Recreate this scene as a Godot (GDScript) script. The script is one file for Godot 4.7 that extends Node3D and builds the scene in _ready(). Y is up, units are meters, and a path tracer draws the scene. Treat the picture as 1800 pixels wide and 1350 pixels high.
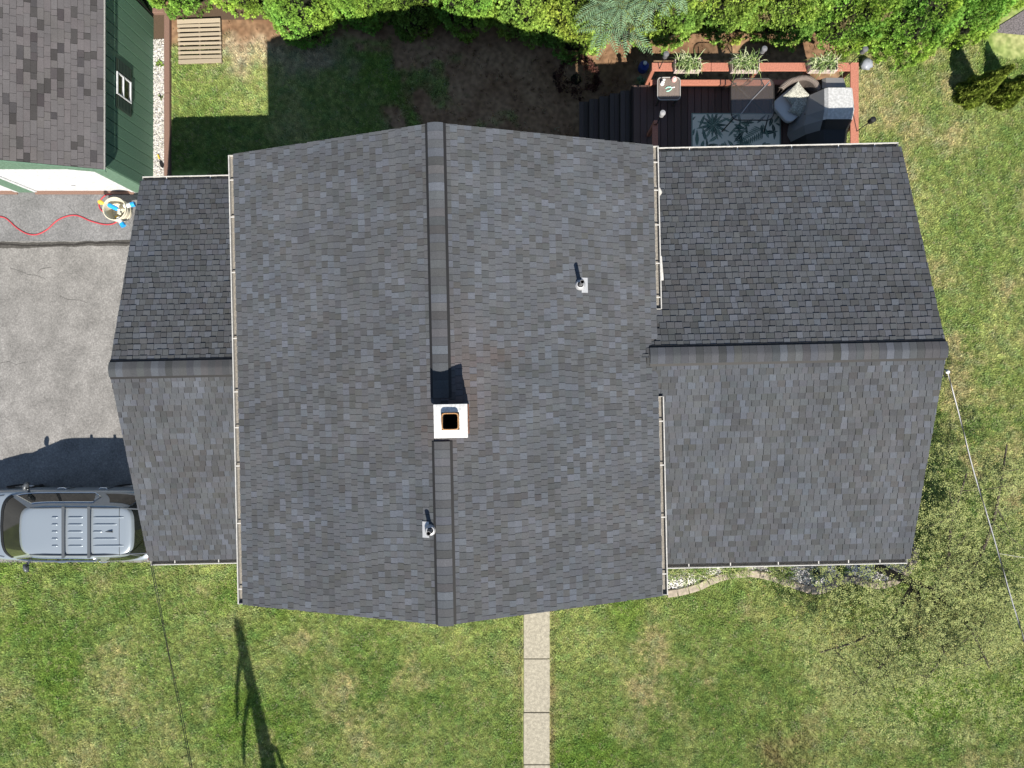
extends Node3D

# A house seen straight down from a drone 19.5 m up. x runs to the right of the picture, z towards its bottom, y is height.

const FOCAL := 1248.0
const UP_HIGH := 19.5

class MB:
	var v := PackedVector3Array()
	var n := PackedVector3Array()
	var c := PackedColorArray()
	var u := PackedVector2Array()
	var col := Color.WHITE

	func tri(a: Vector3, b: Vector3, d: Vector3, hint: Vector3) -> void:
		var nn := (d - a).cross(b - a)
		if nn.length_squared() < 1e-16:
			return
		nn = nn.normalized()
		if nn.dot(hint) < 0.0:
			var t := b
			b = d
			d = t
			nn = -nn
		v.append(a); v.append(b); v.append(d)
		n.append(nn); n.append(nn); n.append(nn)
		c.append(col); c.append(col); c.append(col)
		u.append(Vector2.ZERO); u.append(Vector2(1, 0)); u.append(Vector2(1, 1))

	func quad(a: Vector3, b: Vector3, d: Vector3, e: Vector3, hint: Vector3) -> void:
		tri(a, b, d, hint)
		tri(a, d, e, hint)

	func box(at: Vector3, size: Vector3, bs := Basis.IDENTITY) -> void:
		cbox(at, size, 0.0, bs)

	func cbox(at: Vector3, size: Vector3, bev: float, bs := Basis.IDENTITY) -> void:
		var h := size * 0.5
		for ax in 3:
			var b1 := (ax + 1) % 3
			var b2 := (ax + 2) % 3
			for s in [-1.0, 1.0]:
				var p := []
				for q in [[-1.0, -1.0], [1.0, -1.0], [1.0, 1.0], [-1.0, 1.0]]:
					var w := Vector3.ZERO
					w[ax] = s * h[ax]
					w[b1] = q[0] * (h[b1] - bev)
					w[b2] = q[1] * (h[b2] - bev)
					p.append(at + bs * w)
				var hint := Vector3.ZERO
				hint[ax] = s
				quad(p[0], p[1], p[2], p[3], bs * hint)
		if bev <= 0.0:
			return
		for ax in 3:
			var b1 := (ax + 1) % 3
			var b2 := (ax + 2) % 3
			for s1 in [-1.0, 1.0]:
				for s2 in [-1.0, 1.0]:
					var p := []
					for q in [[-1.0, 0], [1.0, 0], [1.0, 1], [-1.0, 1]]:
						var w := Vector3.ZERO
						w[ax] = q[0] * (h[ax] - bev)
						w[b1] = s1 * (h[b1] - (bev if q[1] == 1 else 0.0))
						w[b2] = s2 * (h[b2] - (0.0 if q[1] == 1 else bev))
						p.append(at + bs * w)
					var hint := Vector3.ZERO
					hint[b1] = s1
					hint[b2] = s2
					quad(p[0], p[1], p[2], p[3], bs * hint)
		for sx in [-1.0, 1.0]:
			for sy in [-1.0, 1.0]:
				for sz in [-1.0, 1.0]:
					var p := []
					for ax in 3:
						var w := Vector3(sx * (h.x - bev), sy * (h.y - bev), sz * (h.z - bev))
						w[ax] += [sx, sy, sz][ax] * bev
						p.append(at + bs * w)
					tri(p[0], p[1], p[2], bs * Vector3(sx, sy, sz))

	func bar(a: Vector3, b: Vector3, w: float, h: float, up := Vector3.UP, bev := 0.0) -> void:
		var d := (b - a).normalized()
		if absf(d.dot(up)) > 0.98:
			up = Vector3(1, 0, 0)
		var x := d.cross(up).normalized()
		cbox((a + b) * 0.5, Vector3(w, h, a.distance_to(b)), bev, Basis(x, x.cross(d).normalized() * 1.0, -d))

	# rows of points with smooth normals; closed joins the ends of each row
	func grid(rows: Array, closed: bool, outward: Vector3, flip := false) -> void:
		var nr := rows.size()
		var nc: int = rows[0].size()
		var nn := []
		for i in nr:
			var line := PackedVector3Array()
			for j in nc:
				var j0 := (j - 1 + nc) % nc if closed else maxi(j - 1, 0)
				var j1 := (j + 1) % nc if closed else mini(j + 1, nc - 1)
				var du: Vector3 = rows[i][j1] - rows[i][j0]
				var dv: Vector3 = rows[mini(i + 1, nr - 1)][j] - rows[maxi(i - 1, 0)][j]
				var m := du.cross(dv)
				m = m.normalized() if m.length_squared() > 1e-18 else Vector3.UP
				if outward != Vector3.ZERO:
					if m.dot(outward) < 0.0:
						m = -m
				elif flip:
					m = -m
				line.append(m)
			nn.append(line)
		for i in nr - 1:
			for j in (nc if closed else nc - 1):
				var k := (j + 1) % nc
				for t in [[i, j, i, k, i + 1, k], [i, j, i + 1, k, i + 1, j]]:
					var a: Vector3 = rows[t[0]][t[1]]
					var b: Vector3 = rows[t[2]][t[3]]
					var d: Vector3 = rows[t[4]][t[5]]
					var na: Vector3 = nn[t[0]][t[1]]
					var nb: Vector3 = nn[t[2]][t[3]]
					var nd: Vector3 = nn[t[4]][t[5]]
					if (d - a).cross(b - a).dot(na + nb + nd) < 0.0:
						var s := b; b = d; d = s
						s = nb; nb = nd; nd = s
					v.append(a); v.append(b); v.append(d)
					n.append(na); n.append(nb); n.append(nd)
					c.append(col); c.append(col); c.append(col)
					u.append(Vector2.ZERO); u.append(Vector2(1, 0)); u.append(Vector2(1, 1))

	func tube(pts: Array, radius, sides := 8, caps := true) -> void:
		var rows := []
		var ref := Vector3(0.31, 0.91, 0.27).normalized()
		for i in pts.size():
			var d: Vector3 = (pts[mini(i + 1, pts.size() - 1)] - pts[maxi(i - 1, 0)])
			d = d.normalized()
			var x := d.cross(ref).normalized()
			var y := x.cross(d).normalized()
			var r: float = radius[i] if radius is Array else radius
			var row := PackedVector3Array()
			for k in sides:
				var a := TAU * k / sides
				row.append(pts[i] + (x * cos(a) + y * sin(a)) * r)
			rows.append(row)
		# the winding makes du x dv point outwards or inwards as a whole; test one
		var m: Vector3 = (rows[0][1] - rows[0][sides - 1]).cross(rows[1][0] - rows[0][0])
		grid(rows, true, Vector3.ZERO, m.dot(rows[0][0] - pts[0]) < 0.0)
		if caps:
			for e in [0, pts.size() - 1]:
				var out: Vector3 = (pts[e] - pts[1 if e == 0 else e - 1])
				for k in sides:
					tri(pts[e], rows[e][k], rows[e][(k + 1) % sides], out)

	# profile of Vector2(radius, height) turned round the y axis of xf
	func lathe(profile: Array, segs: int, xf := Transform3D.IDENTITY) -> void:
		var rows := []
		for p in profile:
			var row := PackedVector3Array()
			for k in segs:
				var a := TAU * k / segs
				row.append(xf * Vector3(p.x * cos(a), p.y, p.x * sin(a)))
			rows.append(row)
		for i in rows.size() - 1:
			# each band on its own keeps creases crisp
			var pair := [rows[i], rows[i + 1]]
			var dr: float = profile[i + 1].x - profile[i].x
			var dy: float = profile[i + 1].y - profile[i].y
			for k in segs:
				var k2 := (k + 1) % segs
				var a := TAU * (k + 0.5) / segs
				var hint := xf.basis * Vector3(dy * cos(a), -dr, dy * sin(a))
				quad(pair[0][k], pair[0][k2], pair[1][k2], pair[1][k], hint)

	func mesh() -> ArrayMesh:
		var a := []
		a.resize(Mesh.ARRAY_MAX)
		a[Mesh.ARRAY_VERTEX] = v
		a[Mesh.ARRAY_NORMAL] = n
		a[Mesh.ARRAY_COLOR] = c
		a[Mesh.ARRAY_TEX_UV] = u
		var m := ArrayMesh.new()
		m.add_surface_from_arrays(Mesh.PRIMITIVE_TRIANGLES, a)
		return m


var rng := RandomNumberGenerator.new()
var M := {}
var taken := {}


func numbered(called: String) -> String:
	var k: int = taken.get(called, 0)
	taken[called] = k + 1
	return called if k == 0 else "%s_%03d" % [called, k]


func obj(called: String, shape, m: Material, parent: Node = null) -> MeshInstance3D:
	var o := MeshInstance3D.new()
	o.mesh = shape.mesh() if shape is MB else shape
	o.material_override = null
	for s in o.mesh.get_surface_count():
		o.set_surface_override_material(s, m)
	if parent == null:
		o.name = numbered(called)
		add_child(o, true)
	else:
		var k: int = parent.get_meta("n_" + called) if parent.has_meta("n_" + called) else 0
		parent.set_meta("n_" + called, k + 1)
		o.name = called if k == 0 else "%s_%03d" % [called, k]
		parent.add_child(o, true)
	return o


func tag(o: Node, label: String, category: String, group := "", kind := "") -> Node:
	o.set_meta("label", label)
	o.set_meta("category", category)
	if group:
		o.set_meta("group", group)
	if kind:
		o.set_meta("kind", kind)
	return o


func thing(called: String, label: String, category: String, at := Vector3.ZERO, turn := 0.0, group := "") -> Node3D:
	var o := Node3D.new()
	o.name = numbered(called)
	add_child(o, true)
	o.position = at
	o.rotation.y = turn
	tag(o, label, category, group)
	return o


func struct(called: String, shape, m: Material) -> MeshInstance3D:
	var o := obj(called, shape, m)
	o.set_meta("kind", "structure")
	return o


func many(called: String, m: Mesh, mat: Material, where: Array, cols: Array, parent: Node = null) -> MultiMeshInstance3D:
	var mm := MultiMesh.new()
	mm.transform_format = MultiMesh.TRANSFORM_3D
	mm.use_colors = true
	mm.mesh = m
	mm.instance_count = where.size()
	for i in where.size():
		mm.set_instance_transform(i, where[i])
		mm.set_instance_color(i, cols[i])
	var o := MultiMeshInstance3D.new()
	o.multimesh = mm
	o.material_override = mat
	o.set_meta("kind", "stuff")
	if parent == null:
		o.name = numbered(called)
		add_child(o, true)
	else:
		o.name = called
		parent.add_child(o, true)
	return o


# a point of the place at height h that lies under photo pixel x, y (1800 wide): used to read plan positions off
func spot(x: float, y: float, h := 0.0) -> Vector3:
	var k := (UP_HIGH - h) / FOCAL
	return Vector3((x - 900.0) * k, h, (y - 675.0) * k)


func lin(r: float, g: float, b: float, a := 1.0) -> Color:
	return Color(r, g, b, a).linear_to_srgb() if a == 1.0 else Color(Color(r, g, b).linear_to_srgb(), a)


func noise_tex(freq: float, lo: float, hi: float, octaves: int, sd: int, size := 512) -> NoiseTexture2D:
	var f := FastNoiseLite.new()
	f.seed = sd
	f.noise_type = FastNoiseLite.TYPE_SIMPLEX_SMOOTH
	f.frequency = freq
	f.fractal_octaves = octaves
	f.fractal_gain = 0.6
	var t := NoiseTexture2D.new()
	t.width = size
	t.height = size
	t.seamless = true
	t.noise = f
	var g := Gradient.new()
	g.set_color(0, Color(lo, lo, lo))
	g.set_color(1, Color(hi, hi, hi))
	t.color_ramp = g
	return t


func mat(called: String, col: Color, rough := 0.8, tex: Texture2D = null, scale := 1.0, opts := {}) -> StandardMaterial3D:
	var m := StandardMaterial3D.new()
	m.resource_name = called
	m.albedo_color = col
	if col.a < 1.0:
		m.transparency = BaseMaterial3D.TRANSPARENCY_ALPHA
	m.roughness = rough
	m.metallic_specular = opts.get("spec", 0.4)
	m.metallic = opts.get("metal", 0.0)
	m.vertex_color_use_as_albedo = opts.get("vc", false)
	m.cull_mode = BaseMaterial3D.CULL_DISABLED
	if tex:
		m.albedo_texture = tex
		m.uv1_triplanar = true
		m.uv1_world_triplanar = true
		m.uv1_scale = Vector3.ONE * scale
	if opts.has("bump"):
		m.heightmap_enabled = true
		m.heightmap_texture = tex
		m.heightmap_scale = opts.bump
	if opts.has("dirt"):
		m.detail_enabled = true
		m.detail_blend_mode = BaseMaterial3D.BLEND_MODE_MUL
		m.detail_albedo = opts.dirt
		m.detail_uv_layer = BaseMaterial3D.DETAIL_UV_2
		m.uv2_triplanar = true
		m.uv2_world_triplanar = true
		m.uv2_scale = Vector3.ONE * opts.get("dirt_scale", 0.1)
	if opts.has("coat"):
		m.clearcoat_enabled = true
		m.clearcoat = opts.coat
		m.clearcoat_roughness = 0.06
	if opts.has("back"):
		m.backlight_enabled = true
		m.backlight = opts.back
	return m


func mix3(a: Vector3, b: Vector3, t: float) -> Vector3:
	return a + (b - a) * clampf(t, 0.0, 1.0)


func sstep(a: float, b: float, x: float) -> float:
	var t := clampf((x - a) / (b - a), 0.0, 1.0)
	return t * t * (3.0 - 2.0 * t)


func make_materials() -> void:
	var grain := noise_tex(0.32, 0.62, 1.0, 2, 5)
	var blotch := noise_tex(0.012, 0.72, 1.0, 4, 9)
	var soft := noise_tex(0.03, 0.8, 1.0, 4, 12)
	var wood := noise_tex(0.05, 0.7, 1.0, 4, 15)
	var speck := speckle_tex(512, 0.76, 1.0, 77)
	var coarse := speckle_tex(256, 0.72, 1.0, 78)
	M.shingle = mat("asphalt shingle granules", Color.WHITE, 0.93, speck, 0.3, {"vc": true, "spec": 0.3, "dirt": noise_tex(0.01, 0.88, 1.0, 3, 31), "dirt_scale": 0.16})
	M.felt = mat("roof felt", lin(0.05, 0.05, 0.052), 0.95)
	M.black = mat("black plastic", lin(0.012, 0.012, 0.013), 0.6)
	M.white_metal = mat("white painted aluminium", lin(0.57, 0.56, 0.535), 0.4, soft, 0.8)
	M.white_paint = mat("white paint", lin(0.71, 0.73, 0.75), 0.45, soft, 0.5)
	M.hanger = mat("dull aluminium strap", lin(0.46, 0.45, 0.43), 0.5)
	M.shutter = mat("black green shutter paint", lin(0.022, 0.036, 0.028), 0.55)
	M.gutter_in = mat("gutter floor with grime", lin(0.28, 0.26, 0.23), 0.8, blotch, 3.0)
	M.siding = mat("pale siding", lin(0.6, 0.6, 0.56), 0.7, soft, 0.4)
	M.green = mat("dark green painted board", lin(0.145, 0.28, 0.19), 0.62, wood, 0.9, {"spec": 0.35})
	M.green_trim = mat("green painted trim", lin(0.135, 0.235, 0.165), 0.6, soft, 0.7)
	M.crown = mat("white washed mortar", lin(0.78, 0.78, 0.77), 0.9, blotch, 2.5, {"bump": 0.3})
	M.brick = mat("brick red", lin(0.30, 0.14, 0.09), 0.9, blotch, 3.0)
	M.clay = mat("orange clay flue", lin(0.52, 0.28, 0.12), 0.85, blotch, 4.0)
	M.soot = mat("soot", lin(0.012, 0.01, 0.009), 1.0)
	M.lead = mat("dull metal flashing", lin(0.55, 0.56, 0.58), 0.45, soft, 3.0, {"metal": 0.3})
	M.pipe = mat("grey vent pipe", lin(0.12, 0.12, 0.125), 0.5)
	M.asphalt = mat("weathered asphalt", lin(0.335, 0.325, 0.315), 0.95, coarse, 0.16, {"spec": 0.3, "dirt": noise_tex(0.009, 0.80, 1.0, 5, 41, 1024), "dirt_scale": 0.11})
	M.asphalt_dark = mat("newer asphalt", lin(0.27, 0.27, 0.277), 0.95, coarse, 0.16, {"spec": 0.3, "dirt": noise_tex(0.012, 0.82, 1.0, 5, 43), "dirt_scale": 0.13})
	M.tar = mat("tar crack filler", lin(0.085, 0.08, 0.074), 0.9, coarse, 0.2)
	M.tar_dark = mat("open crack", lin(0.035, 0.032, 0.03), 0.9, coarse, 0.2)
	M.concrete = mat("pale concrete", lin(0.46, 0.425, 0.34), 0.95, speckle_tex(256, 0.80, 1.0, 5), 0.25, {"dirt": soft, "dirt_scale": 0.5})
	M.paver = mat("tan paver", lin(0.58, 0.50, 0.40), 0.95, speckle_tex(256, 0.75, 1.0, 6), 1.2, {"dirt": blotch, "dirt_scale": 0.9})
	M.stone = mat("pebbles", Color.WHITE, 0.85, null, 1.0, {"vc": true})
	M.gravel_bed = mat("gravel bed", lin(0.32, 0.31, 0.29), 0.95, speck, 2.2, {"bump": 1.5})
	M.mulch = mat("brown mulch", lin(0.115, 0.078, 0.052), 0.98, speck, 2.0, {"bump": 2.0})
	M.timber = mat("weathered red brown timber", lin(0.26, 0.16, 0.125), 0.9, wood, 1.5, {"bump": 0.4})
	M.pallet = mat("bleached pallet wood", Color.WHITE, 0.9, wood, 2.0, {"vc": true, "bump": 0.3})
	M.leaf = mat("leaves", Color.WHITE, 0.6, null, 1.0, {"vc": true, "spec": 0.25, "back": Color(0.22, 0.30, 0.06)})
	M.grass = mat("grass blades", Color.WHITE, 0.75, null, 1.0, {"vc": true, "spec": 0.2, "back": Color(0.10, 0.13, 0.04)})
	M.dark_core = mat("shaded twigs", lin(0.018, 0.020, 0.010), 1.0, blotch, 3.0)  # near black: shade inside the foliage put into the colour
	M.bark = mat("grey brown bark", lin(0.105, 0.088, 0.07), 0.95, blotch, 4.0, {"bump": 0.6})
	M.deck = mat("dark brown deck stain", Color.WHITE, 0.78, wood, 1.6, {"vc": true, "bump": 0.25})
	M.rail = mat("red brown painted rail", lin(0.45, 0.18, 0.12), 0.7, soft, 1.4)
	M.wicker = mat("brown wicker", lin(0.22, 0.185, 0.165), 0.75, null, 1.0)
	M.wicker_dark = mat("dark wicker", lin(0.075, 0.057, 0.048), 0.8)
	M.cushion = mat("grey cushion cloth", lin(0.56, 0.56, 0.56), 0.95, noise_tex(0.3, 0.88, 1.0, 2, 60), 3.0)
	M.pillow = mat("white patterned pillow cloth", lin(0.72, 0.72, 0.67), 0.95, pillow_tex(), 2.2)
	M.vinyl = mat("black vinyl cover", lin(0.014, 0.014, 0.015), 0.55)
	M.vinyl_grey = mat("faded grey vinyl", lin(0.62, 0.62, 0.61), 0.8, noise_tex(0.02, 0.72, 1.0, 4, 61), 1.2)  # sun glare on black vinyl, painted as pale grey
	M.vinyl_mid = mat("mid grey vinyl", lin(0.19, 0.19, 0.19), 0.7)  # weaker sheen on black vinyl, painted as mid grey
	M.glass = mat("tinted table glass", Color(0.42, 0.385, 0.36, 0.2), 0.06)
	M.steel = mat("grey steel", lin(0.35, 0.35, 0.36), 0.4, null, 1.0, {"metal": 0.6})
	M.dark_steel = mat("dark bronze metal", lin(0.03, 0.027, 0.025), 0.5)
	M.paint_silver = mat("silver car paint", lin(0.265, 0.305, 0.345), 0.3, null, 1.0, {"metal": 0.35, "coat": 0.8})
	M.car_glass = mat("dark car glass", lin(0.012, 0.014, 0.013), 0.05, null, 1.0, {"spec": 0.6})
	M.chrome = mat("chrome", lin(0.85, 0.85, 0.86), 0.15, null, 1.0, {"metal": 1.0})
	M.rack = mat("grey roof rack", lin(0.10, 0.11, 0.12), 0.4, null, 1.0, {"metal": 0.3})
	M.tyre = mat("tyre rubber", lin(0.02, 0.02, 0.02), 0.9)
	M.red_lamp = mat("red lamp lens", lin(0.35, 0.02, 0.015), 0.2)
	M.cream = mat("cream plastic", lin(0.74, 0.69, 0.55), 0.45, soft, 2.0)
	M.blue = mat("blue plastic", lin(0.02, 0.30, 0.72), 0.4)
	M.yellow = mat("yellow plastic", lin(0.75, 0.48, 0.06), 0.5)
	M.red_hose = mat("red rubber hose", lin(0.42, 0.045, 0.06), 0.55)
	M.soil = mat("potting soil", lin(0.05, 0.035, 0.025), 1.0)
	M.pot = mat("pinkish white planter", lin(0.48, 0.39, 0.36), 0.7)
	M.pane = mat("window glass", lin(0.02, 0.022, 0.022), 0.06)
	M.cable_dark = mat("black cable", lin(0.02, 0.02, 0.02), 0.7)
	M.cable_light = mat("bare aluminium strand", lin(0.46, 0.46, 0.46), 0.5)
	M.porcelain = mat("white porcelain", lin(0.75, 0.75, 0.74), 0.3)
	M.pink = mat("pink ceramic", lin(0.72, 0.42, 0.40), 0.4)
	M.teal = mat("pale teal plastic", lin(0.35, 0.68, 0.55), 0.45)
	M.clear = mat("crumpled clear plastic", Color(0.9, 0.92, 0.95, 0.55), 0.2)
	M.navy = mat("blue plastic jug", lin(0.03, 0.06, 0.28), 0.45)


func speckle_tex(size: int, lo: float, hi: float, sd: int) -> ImageTexture:
	var r := RandomNumberGenerator.new()
	r.seed = sd
	var by := PackedByteArray()
	by.resize(size * size * 3)
	for i in size * size:
		var t := r.randf()
		t = (t + r.randf()) * 0.5
		if r.randf() < 0.03:
			t = 1.0
		var b := int(255.0 * (lo + (hi - lo) * t))
		by[i * 3] = b
		by[i * 3 + 1] = b
		by[i * 3 + 2] = b
	return ImageTexture.create_from_image(Image.create_from_data(size, size, false, Image.FORMAT_RGB8, by))


func pillow_tex() -> ImageTexture:
	var f := FastNoiseLite.new()
	f.seed = 4
	f.frequency = 0.06
	f.noise_type = FastNoiseLite.TYPE_CELLULAR
	f.cellular_return_type = FastNoiseLite.RETURN_DISTANCE2_SUB
	var im := f.get_seamless_image(256, 256)
	var out := Image.create(256, 256, false, Image.FORMAT_RGB8)
	for y in 256:
		for x in 256:
			var t := im.get_pixel(x, y).r
			var b := 0.55 + 0.45 * sstep(0.25, 0.6, t)
			out.set_pixel(x, y, Color(b, b, b * 0.97))
	return ImageTexture.create_from_image(out)


# ---------------------------------------------------------------- the ground

var n_low := FastNoiseLite.new()
var n_mid := FastNoiseLite.new()
var n_fine := FastNoiseLite.new()

const GX0 := -18.0
const GZ0 := -13.5
const GW := 36.0
const GH := 27.0
const IW := 1440
const IH := 1080
var ground_bytes := PackedByteArray()
# dry straw patches: x, z, radius, strength
var DRY := [[3.7, 7.2, 0.7, 0.8], [4.3, 7.9, 0.7, 0.8], [3.6, 8.4, 0.5, 0.8], [5.4, 8.3, 0.35, 0.6], [-3.1, 8.0, 0.6, 0.7], [-4.2, 8.9, 0.7, 0.7],
	[-3.9, 9.7, 0.7, 0.8], [-2.5, 7.8, 0.4, 0.6], [-8.6, 5.6, 0.4, 0.6], [-5.5, 7.1, 0.5, 0.4], [-5.2, 9.6, 0.6, 0.5], [-2.0, 6.6, 0.3, 0.5],
	[10.0, -8.6, 0.9, 0.9], [10.8, -8.0, 0.8, 0.8], [9.7, -7.6, 0.8, 0.8], [11.0, -8.9, 1.0, 0.8], [10.4, -6.9, 0.9, 0.5], [12.3, -6.6, 0.7, 0.6],
	[12.3, -0.6, 0.9, 0.8], [12.9, 0.5, 0.9, 0.7], [11.9, 0.9, 0.8, 0.7], [13.4, -2.6, 0.7, 0.4], [12.0, -3.0, 0.6, 0.6], [12.7, 2.0, 0.9, 0.7], [13.4, 3.2, 0.8, 0.5],
	[9.4, 9.9, 0.7, 0.7], [12.8, 9.8, 0.8, 0.6], [6.7, 6.0, 0.4, 0.5], [10.7, 9.9, 0.6, 0.4], [-13.6, 8.4, 0.6, 0.4], [-6.7, 10.3, 0.6, 0.4], [-11.0, 7.5, 0.9, 0.35], [-12.5, 9.6, 0.8, 0.3]]


func patch(x: float, z: float, cx: float, cz: float, r: float) -> float:
	var d2 := ((x - cx) * (x - cx) + (z - cz) * (z - cz)) / (r * r)
	return 0.0 if d2 > 4.0 else exp(-d2 * 1.4)


func bare_amount(x: float, z: float) -> float:  # trodden earth behind the house, mulch along the hedge foot
	if z > -4.0 or x < -9.5 or x > 9.0:
		return 0.0
	var w := n_mid.get_noise_2d(x * 1.3, z * 1.3) * 1.1 + n_low.get_noise_2d(x * 3.0, z * 3.0)
	var a := sstep(-0.5, 0.6, (x + 2.3 + (z + 7.0) * -0.35) * 0.55 + w * 1.3) * (1.0 - sstep(3.3, 3.7, x) * sstep(-7.6, -7.9, -absf(z)))
	a = maxf(a, sstep(-9.1, -9.6, z + w * 0.35 - maxf(0.0, (x + 3.0) * 0.16)))
	return clampf(a, 0.0, 1.0)


func ground_color(x: float, z: float) -> Vector3:
	var a := n_low.get_noise_2d(x, z)
	var b := n_mid.get_noise_2d(x, z)
	var f := n_fine.get_noise_2d(x, z)
	var g := mix3(Vector3(0.130, 0.194, 0.050), Vector3(0.240, 0.285, 0.100), 0.5 + a * 0.8 + b * 0.55)
	g = mix3(g, Vector3(0.115, 0.200, 0.030), sstep(0.12, 0.5, n_low.get_noise_2d(x + 90.0, z - 40.0)) * 0.6)
	var straw := Vector3(0.32, 0.275, 0.155)
	var dry := 0.0
	var wx := x + n_mid.get_noise_2d(x * 1.1 + 50.0, z * 1.1) * 0.75 + b * 0.3
	var wz := z + n_mid.get_noise_2d(x * 1.1, z * 1.1 + 80.0) * 0.75
	for p in DRY:
		dry = maxf(dry, patch(wx, wz, p[0], p[1], p[2]) * p[3])
	dry += sstep(7.2, 9.5, x) * sstep(0.0, 0.45, n_low.get_noise_2d(x * 1.6 - 30.0, z * 1.6)) * 0.35
	dry += sstep(0.05, 0.55, n_low.get_noise_2d(x * 1.3 + 300.0, z * 1.3) + b * 0.5) * 0.28
	if x < -1.0 and z > 4.9:
		g = g * (1.0 + 0.07 * sin((x * 0.45 + z * 0.89) * 7.0 + b * 3.0))
	if z > 5.0:
		g = mix3(g, Vector3(0.20, 0.145, 0.085), 0.6 * sstep(0.58, 0.42, absf(x - 0.675)) * (0.6 + b))
	g = mix3(g, straw, clampf(dry * (0.5 + b * 1.3 + f * 0.8), 0.0, 0.75))
	if x < -2.0 and z < -7.0:  # straw and old roots under the pallet corner
		g = mix3(g, Vector3(0.37, 0.31, 0.22), sstep(-8.3, -9.1, z + b * 0.8) * sstep(-8.4, -7.8, x + b * 0.5) * 0.9 * (1.0 - sstep(-5.6, -3.6, x + b)))
	var bare := bare_amount(x, z)
	g = mix3(g, mix3(Vector3(0.150, 0.088, 0.052), Vector3(0.225, 0.145, 0.088), 0.5 + b), bare)
	g = mix3(g, Vector3(0.12, 0.078, 0.045), patch(x, z, 7.5, 10.0, 0.75) * (0.9 + b))
	return g * (1.14 * (1.0 + f * 0.45))


func make_ground() -> void:
	var lut := PackedByteArray()
	lut.resize(1024)
	for i in 1024:
		var s := Color(i / 1023.0, 0, 0).linear_to_srgb().r
		lut[i] = int(clampf(s, 0, 1) * 255.0)
	ground_bytes.resize(IW * IH * 3)
	for j in IH:
		for i in IW:
			var g := ground_color(GX0 + GW * (i + 0.5) / IW, GZ0 + GH * (j + 0.5) / IH)
			var k := (j * IW + i) * 3
			ground_bytes[k] = lut[clampi(int(g.x * 1023.0), 0, 1023)]
			ground_bytes[k + 1] = lut[clampi(int(g.y * 1023.0), 0, 1023)]
			ground_bytes[k + 2] = lut[clampi(int(g.z * 1023.0), 0, 1023)]
	var im := Image.create_from_data(IW, IH, false, Image.FORMAT_RGB8, ground_bytes)
	var gm := StandardMaterial3D.new()
	gm.resource_name = "lawn and earth"
	gm.albedo_texture = ImageTexture.create_from_image(im)
	gm.roughness = 0.98
	gm.metallic_specular = 0.2
	var pm := PlaneMesh.new()
	pm.size = Vector2(GW, GH)
	var near := struct("lawn_ground", pm, gm)
	near.position = Vector3(GX0 + GW / 2, 0.0, GZ0 + GH / 2)
	var far := PlaneMesh.new()
	far.size = Vector2(600, 600)
	var fm := mat("far lawn", lin(0.13, 0.155, 0.05), 0.98, noise_tex(0.02, 0.6, 1.0, 4, 70), 0.08)
	struct("ground", far, fm).position = Vector3(0, -0.02, 0)


const BED := [[1172, 1043], [1190, 1040.6], [1209.6, 1036], [1228, 1030.6], [1245, 1022], [1263, 1015], [1280, 1010], [1298, 1008], [1316, 1007], [1334, 1009], [1352, 1013], [1370, 1019], [1388, 1025], [1405, 1031], [1424, 1037], [1442, 1037], [1459, 1030], [1475, 1020], [1492, 1017], [1509, 1021], [1527, 1027], [1546, 1029], [1565, 1024], [1583, 1014], [1597, 1000], [1605, 982], [1609, 962]]


func bed_line() -> PackedVector2Array:
	var p := PackedVector2Array()
	for q in BED:
		var s := spot(q[0], q[1])
		p.append(Vector2(s.x, s.z))
	return p


var bed_poly := PackedVector2Array()


func lawn_density(x: float, z: float) -> float:
	if x < -8.35 and z > -5.9 and z < 4.9:
		return 0.0  # driveway
	if x < -9.3 and z <= -5.2:
		return 0.0  # garage and its gravel
	if x > -8.2 and x < 8.5 and z > -4.5 and z < 3.7:
		return 0.0
	if absf(x - 0.675) < 0.40 and z > 3.0:
		return 0.0  # walk
	if x > 3.2 and x < 8.6 and z < -3.0 and z > -7.9:
		return 0.0  # under the deck
	if Geometry2D.is_point_in_polygon(Vector2(x, z), bed_poly):
		return 0.0
	if x > 13.0 and z < -8.9 and z < -9.0 - (13.3 - x) * 0.5:
		return 0.0
	var d := 1.0 - bare_amount(x, z) * 0.97
	d *= 1.0 - 0.75 * patch(x, z, 7.5, 10.0, 0.7)
	if z < -9.3 - maxf(0.0, (3.0 - absf(x - 12.0)) * 0.1):
		d *= 0.3
	return d


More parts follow.
